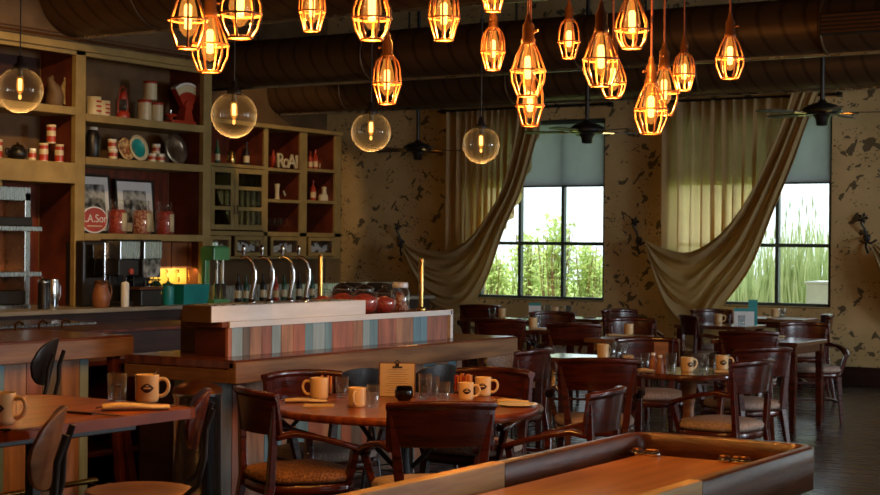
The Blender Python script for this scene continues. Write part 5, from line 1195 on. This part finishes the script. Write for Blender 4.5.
MB().box((-wG + .046, -LG, RZ_ - .149), (-.046, -.046, RZ_ - .118)).build('gutter', M['mahog'], gt)
MB().box((-wG + .05, -LG, RZ_ - .30), (-.05, -.05, RZ_ - .151)).build('cradle', M['dark'], gt, .01)
for y in (-.75, -2.4, -4.1):
    for x in (-wG + .14, -.14): MB().bar((x, y, RZ_ - .30), (x, y, 0), .14, .14, w2=.10, h2=.10).build('leg', M['mahog'], gt, .01)
def puck():
    t = thing('puck', '', 'puck'); MB().lathe([(.024, 0), (.0265, .003), (.0265, .013), (.022, .016)], 24).build('weight', M['chrome'], t); MB().lathe([(.018, .0162), (.0195, .019), (.017, .024), (.0, .0255)], 20).build('cap', M['bronze'], t); return t
PK = puck(); zp = RZ_ - .065 + .0004
# the pucks lie in a row at the end of the playfield and on the gutter edge
for k, (px, py, l) in enumerate([(650, 451.5, 'shuffleboard puck at the left end of the left-hand trio'), (661, 453, 'shuffleboard puck in the middle of the left-hand trio'), (670, 452, 'shuffleboard puck at the right end of the left-hand trio'),
                      (737, 458.5, 'shuffleboard puck at the left end of the right-hand trio'), (749, 460, 'shuffleboard puck in the middle of the right-hand trio'), (759, 459.5, 'shuffleboard puck at the right end of the right-hand trio')]):
    q = W(px, py, z=zp); q.y = min(q.y, yF - .19); put(PK, tuple(q), 0, l, 'shuffleboard pucks')

# ================================================================== pendant lights
def bulb(parent, zc, hgt=.085, rad=.030, fil='filament', gl='amber', long_=False):
    MB().lathe([(.013, zc + hgt * .95), (.016, zc + hgt * .75), (rad * .85, zc + hgt * .35), (rad, zc), (rad * .85, zc - hgt * .35), (rad * .4, zc - hgt * .55), (.001, zc - hgt * .60)], 18, capb=False, capt=False).build('bulb', M[gl], parent)
    MB().lathe([(.004, zc - hgt * .34), (.0115, zc - hgt * .31), (.0125, zc + hgt * .38), (.008, zc + hgt * .46)], 12).build('filament', M[fil], parent)
def glow(loc, e, col=(1, .50, .15), r=0.0):
    d = bpy.data.lights.new('bulb_light', 'POINT'); d.energy = e; d.color = col; d.shadow_soft_size = r
    o = bpy.data.objects.new('bulb_light', d); C.objects.link(o); o.location = loc; return o
def cage_pendant(style):
    """socket, cord and bulb inside a wire cage; origin at the middle of the cage"""
    t = thing('cage_pendant', '', 'pendant light')
    if style == 'A': prof = [(.022, .085), (.040, .05), (.062, -.01), (.060, -.045), (.040, -.095), (.034, -.10)]; nw = 6; zs = (.085, -.01, -.10)
    elif style == 'B': prof = [(.022, .095), (.042, .075), (.052, .04), (.056, -.015), (.045, -.05), (.032, -.095)]; nw = 8; zs = (.085, -.015, -.095)
    else: prof = [(.022, .085), (.036, .06), (.058, .0), (.060, -.03), (.050, -.07), (.034, -.095)]; nw = 7; zs = (.085, -.03, -.095)
    s = MB()
    for k in range(nw):
        a = 2 * PI * k / nw + .2; s.tube([(r * math.cos(a), r * math.sin(a), z) for r, z in prof], .0036, 6)
    for (r, z) in [prof[0], [q for q in prof if abs(q[1] - zs[1]) < .001][0], prof[-1]]:
        s.tube([(r * math.cos(2 * PI * k / 24), r * math.sin(2 * PI * k / 24), z) for k in range(24)], .0040, 6, closed=True)
    s.build('cage', M['copper'], t)
    MB().lathe([(.024, .083), (.026, .10), (.021, .105), (.021, .15), (.012, .165), (.008, .19)], 16).tube([(.02, 0, .13), (.038, 0, .13)], .006, 6).build('socket', M['bronze'], t)
    bulb(t, -.005, .10, .031)
    MB().tube([(0, 0, .185), (0, 0, 2.3)], .0042, 6).build('cord', M['cord'], t)
    return t
PA, PB, PC_ = cage_pendant('A'), cage_pendant('B'), cage_pendant('C')
PEND = [  # px, py of cage centre, cage width px, style, label
 (188, 17, 39, 'A', 'large cage pendant, far left of the upper cluster, behind the lower one'),
 (210, 42, 37, 'A', 'lowest cage pendant of the left cluster'),
 (240, 4, 44, 'C', 'cage pendant cut by the top edge, right of the left cluster'),
 (312, 8, 30, 'B', 'cage pendant cut by the top edge, third lamp from the left group'),
 (372, 9, 40, 'C', 'wide cage pendant cut by the top edge above the narrow low-hanging one'),
 (387, 80, 31, 'B', 'low-hanging cage pendant above the right clear globe of the bar'),
 (444, 14, 34, 'B', 'cage pendant near the top edge, left of the middle'),
 (493, 49, 27, 'B', 'cage pendant hanging left of the overlapping pair in the middle'),
 (493, -10, 28, 'B', 'cage pendant almost out of the top edge above another one'),
 (528, 68, 35, 'A', 'upper cage pendant of the overlapping pair in the middle'),
 (530, 102, 31, 'B', 'lower cage pendant of the overlapping pair in the middle'),
 (569, 39, 25, 'B', 'small cage pendant right of the overlapping pair'),
 (601, 57, 36, 'A', 'large cage pendant overlapping a smaller one right of the middle'),
 (613, 77, 27, 'C', 'smaller cage pendant overlapped by the large one right of the middle'),
 (632, 22, 34, 'C', 'cage pendant near the top edge, between the two overlapping pairs'),
 (651, 107, 33, 'A', 'lowest cage pendant of the right group'),
 (664, 90, 31, 'A', 'cage pendant just behind the lowest one of the right group'),
 (684, 72, 24, 'B', 'small cage pendant at the right of the right group'),
 (730, 56, 28, 'A', 'separate cage pendant, farthest right of all')]
for k, (px, py, w, st, l) in enumerate(PEND):
    d = .124 * FPX / w; p = W(px, py, d=d); pr = {'A': PA, 'B': PB, 'C': PC_}[st]
    q = put(pr, tuple(p), k * .7, l, 'cage pendant lamps', (1.0, 1.0, 1.0))
    glow((p.x, p.y, p.z - .058), 12.0)
def globe_pendant():
    t = thing('globe_pendant', '', 'pendant light')
    R = .143; s = MB(); s.lathe([(R * math.sin(a), R * math.cos(a)) for a in [.28 + (PI - .28) * k / 22 for k in range(23)]], 40, capb=False, capt=False); s.build('glass_globe', M['globe'], t)
    MB().lathe([(.045, .130), (.047, .150), (.025, .165), (.018, .21), (.006, .215)], 20).lathe([(.016, .13), (.018, .075), (.014, .07)], 16).build('cap', M['black'], t)
    bulb(t, .028, .09, .024, 'filament', 'amber')
    MB().lathe([(.004, -.035), (.009, -.03), (.010, -.052), (.002, -.060)], 12).build('filament_tip', M['filament2'], t)
    MB().tube([(0, 0, .21), (0, 0, 2.35)], .0045, 6).build('cord', M['black'], t)
    return t
GP = globe_pendant()
for px, py, w, l in ((20, 90, 46, 'clear glass globe lamp at the left edge above the high table'), (234, 115, 46, 'clear glass globe lamp beside the shelf with the red scale'), (371, 132, 40, 'clear glass globe lamp under the low-hanging cage pendant'), (481, 145, 36, 'clear glass globe lamp in front of the left curtain')):
    d = (.286 if px != 481 else .276) * FPX / w; p = W(px, py, d=d); put(GP, tuple(p), 0, l, 'clear globe lamps above the bar', (1.0, 1.0, 1.0)); glow((p.x, p.y, p.z - .075), 9.0)

# ================================================================== ceiling fans
def fan_():
    t = thing('ceiling_fan', '', 'ceiling fan')
    MB().lathe([(.16, -.02), (.185, .0), (.185, .04), (.13, .075), (.05, .10), (.022, .13)], 28).build('motor', M['black'], t)
    MB().lathe([(.022, .12), (.022, 2.1)], 12).build('down_rod', M['black'], t)
    MB().lathe([(.02, -.125), (.052, -.12), (.062, -.06), (.09, -.022)], 20).build('light_kit', M['soot'], t)
    for k in range(5):
        a = k * 2 * PI / 5 + .12; T = Matrix.Rotation(a, 4, 'Z') @ Matrix.Rotation(.09, 4, 'X')
        b_ = MB(); b_.loft([[(.24, -.05, -.004), (.24, .05, -.004), (.24, .05, .004), (.24, -.05, .004)], [(.35, -.068, -.004), (.35, .068, -.004), (.35, .068, .004), (.35, -.068, .004)], [(.62, -.07, -.004), (.62, .07, -.004), (.62, .07, .004), (.62, -.07, .004)], [(.68, -.045, -.004), (.68, .045, -.004), (.68, .045, .004), (.68, -.045, .004)]], True, False, T)
        o = b_.build('blade', M['dark'], t); MB().box((.15, -.02, -.012), (.30, .02, -.004), T).build('blade_iron', M['brass'], o)
    return t
FN = fan_()
for px, Y, z, l, rz in ((822, 14.75, 2.80, 'ceiling fan in front of the right window', .1), (587, 15.05, 2.72, 'ceiling fan in front of the left window', .75), (418, 16.75, 2.70, 'dim ceiling fan in the dark corner left of the left curtain', .4)):
    t_ = W(px, 130, y=Y); put(FN, (t_.x, t_.y, z), rz, l, 'ceiling fans', (1.0, 1.0, 1.0))

# ================================================================== outside the windows
o = MB().box((-40, YB + .35, -.4), (25, 70, -.3)).build('ground_outside', M['grassland'], kind='structure')
def bush(label, cx, cy, w, h, nleaf, seed, mt, reed=False):
    rnd = random.Random(seed); t = thing('reed_clump' if reed else 'shrub', label, 'reeds' if reed else 'shrub', (cx, cy, -.3), 0, 'reeds outside the right window' if reed else 'shrubs outside the left window')
    s = MB(); st = MB()
    if reed:
        for k in range(nleaf):
            x = rnd.uniform(-w, w) ; y = rnd.uniform(-.2, .2); hh = h * rnd.uniform(.55, 1.08); lx = max(-.22, min(.22, rnd.gauss(0, .1) * hh)); wd = rnd.uniform(.010, .022); a = rnd.uniform(0, PI); c, s_ = math.cos(a) * wd, math.sin(a) * wd
            P_ = [(x + lx * u * u, y, hh * u) for u in (0, .35, .7, 1)]; v = []
            for i, (px_, py_, pz_) in enumerate(P_): q = (1, 1, .7, .05)[i]; v += [(px_ - c * q, py_ - s_ * q, pz_), (px_ + c * q, py_ + s_ * q, pz_)]
            s.add(v, [(0, 1, 3, 2), (2, 3, 5, 4), (4, 5, 7, 6)])
            if k % 14 == 0: s.loft([[(x + lx + .02 * i, y, hh - .05)] * 3 for i in (0,)] + [[(x + lx + .012 * math.cos(b_), y + .012 * math.sin(b_), hh + .06) for b_ in (0, 2, 4)], [(x + lx, y, hh + .18)] * 3], False)
    else:
        for k in range(26):
            x = rnd.uniform(-w * .6, w * .6); y = rnd.uniform(-.2, .2); st.tube([(x * .4, y * .4, 0), (x * .8, y, h * .5), (x + rnd.uniform(-.1, .1), y, h * rnd.uniform(.75, 1.05))], [.014, .009, .004], 4)
        for k in range(nleaf):
            u = rnd.random(); z = h * (1 - (rnd.random() ** 1.25)) * rnd.uniform(.8, 1.05); env = w * (1 - .55 * (z / h) ** 2); x = max(-w, min(w, rnd.gauss(0, env * .6))); y = rnd.uniform(-.2, .2); q = rnd.uniform(.02, .045)
            a = Vector((rnd.gauss(0, 1), rnd.gauss(0, 1), rnd.gauss(0, 1))).normalized() * q * 1.5; b_ = a.cross(Vector((rnd.gauss(0, 1), rnd.gauss(0, 1), rnd.gauss(0, 1)))).normalized() * q * .6; c_ = Vector((x, y, z))
            s.add([c_ - a, c_ + b_, c_ + a, c_ - b_], [(0, 1, 2, 3)])
        st.build('stems', M['wood_light'], t)
    s.build('foliage', M[mt], t, kind='stuff' if False else None)
SL = ['shrub outside at the left end of the left window', 'tall shrub outside, left of the middle of the left window', 'tallest shrub outside, right of the middle of the left window', 'shrub outside at the right frame of the left window', 'low shrub outside behind the left panes of the left window', 'low shrub outside behind the middle of the left window', 'low shrub outside behind the right panes of the left window']
for k, (px, h, w, dy) in enumerate(((494, 1.65, .30, 0), (526, 1.95, .30, .5), (556, 2.2, .32, 0), (588, 1.8, .30, .5), (496, 1.5, .34, 1.3), (545, 1.75, .36, 1.3), (594, 1.6, .34, 1.3))):
    p = W(px, 300, y=YB + 3.2 + dy); bush(SL[k], p.x, p.y, w, h, 1500, 40 + k, 'leaf')
RLb = ['clump of reeds outside beside the swag of the right curtain', 'clump of reeds outside left of the middle bar of the right window', 'clump of reeds outside right of the middle bar of the right window', 'tallest clump of reeds outside, behind the pale box', 'shorter clump of reeds behind the others at the left of the right window', 'shorter clump of reeds behind the others at the right of the right window']
for k, (px, h, w, dy) in enumerate(((736, 1.75, .26, 0), (768, 2.0, .26, .5), (797, 2.2, .26, 0), (826, 2.15, .26, .5), (757, 1.7, .27, 1.1), (817, 1.9, .27, 1.1))):
    p = W(px, 300, y=YB + 2.5 + dy); bush(RLb[k], p.x, p.y, w, h, 230, 60 + k, 'reed', True)
p0 = W(806, 300, y=YB + 1.4); p1 = W(836, 300, y=YB + 1.4); zt_ = W(820, 284, y=YB + 1.4).z
ub = thing('utility_box', 'pale grey utility box outside behind the lower right pane of the right window', 'utility box', (p0.x, YB + 1.4, -.3))
MB().box((0, 0, 0), (p1.x - p0.x, .5, zt_ + .3)).build('box_body', M['zinc'] if False else M['wpaper'], ub, .01); MB().box((-.02, -.02, zt_ + .301), (p1.x - p0.x + .02, .52, zt_ + .33)).build('box_lid', M['wpaper'], ub, .01)

# prototypes never placed are removed
for o in [o for o in C.objects if o.parent is None and o.type == 'EMPTY' and 'label' not in o and o.get('kind') != 'structure']:
    for k in list(o.children_recursive): bpy.data.objects.remove(k)
    bpy.data.objects.remove(o)
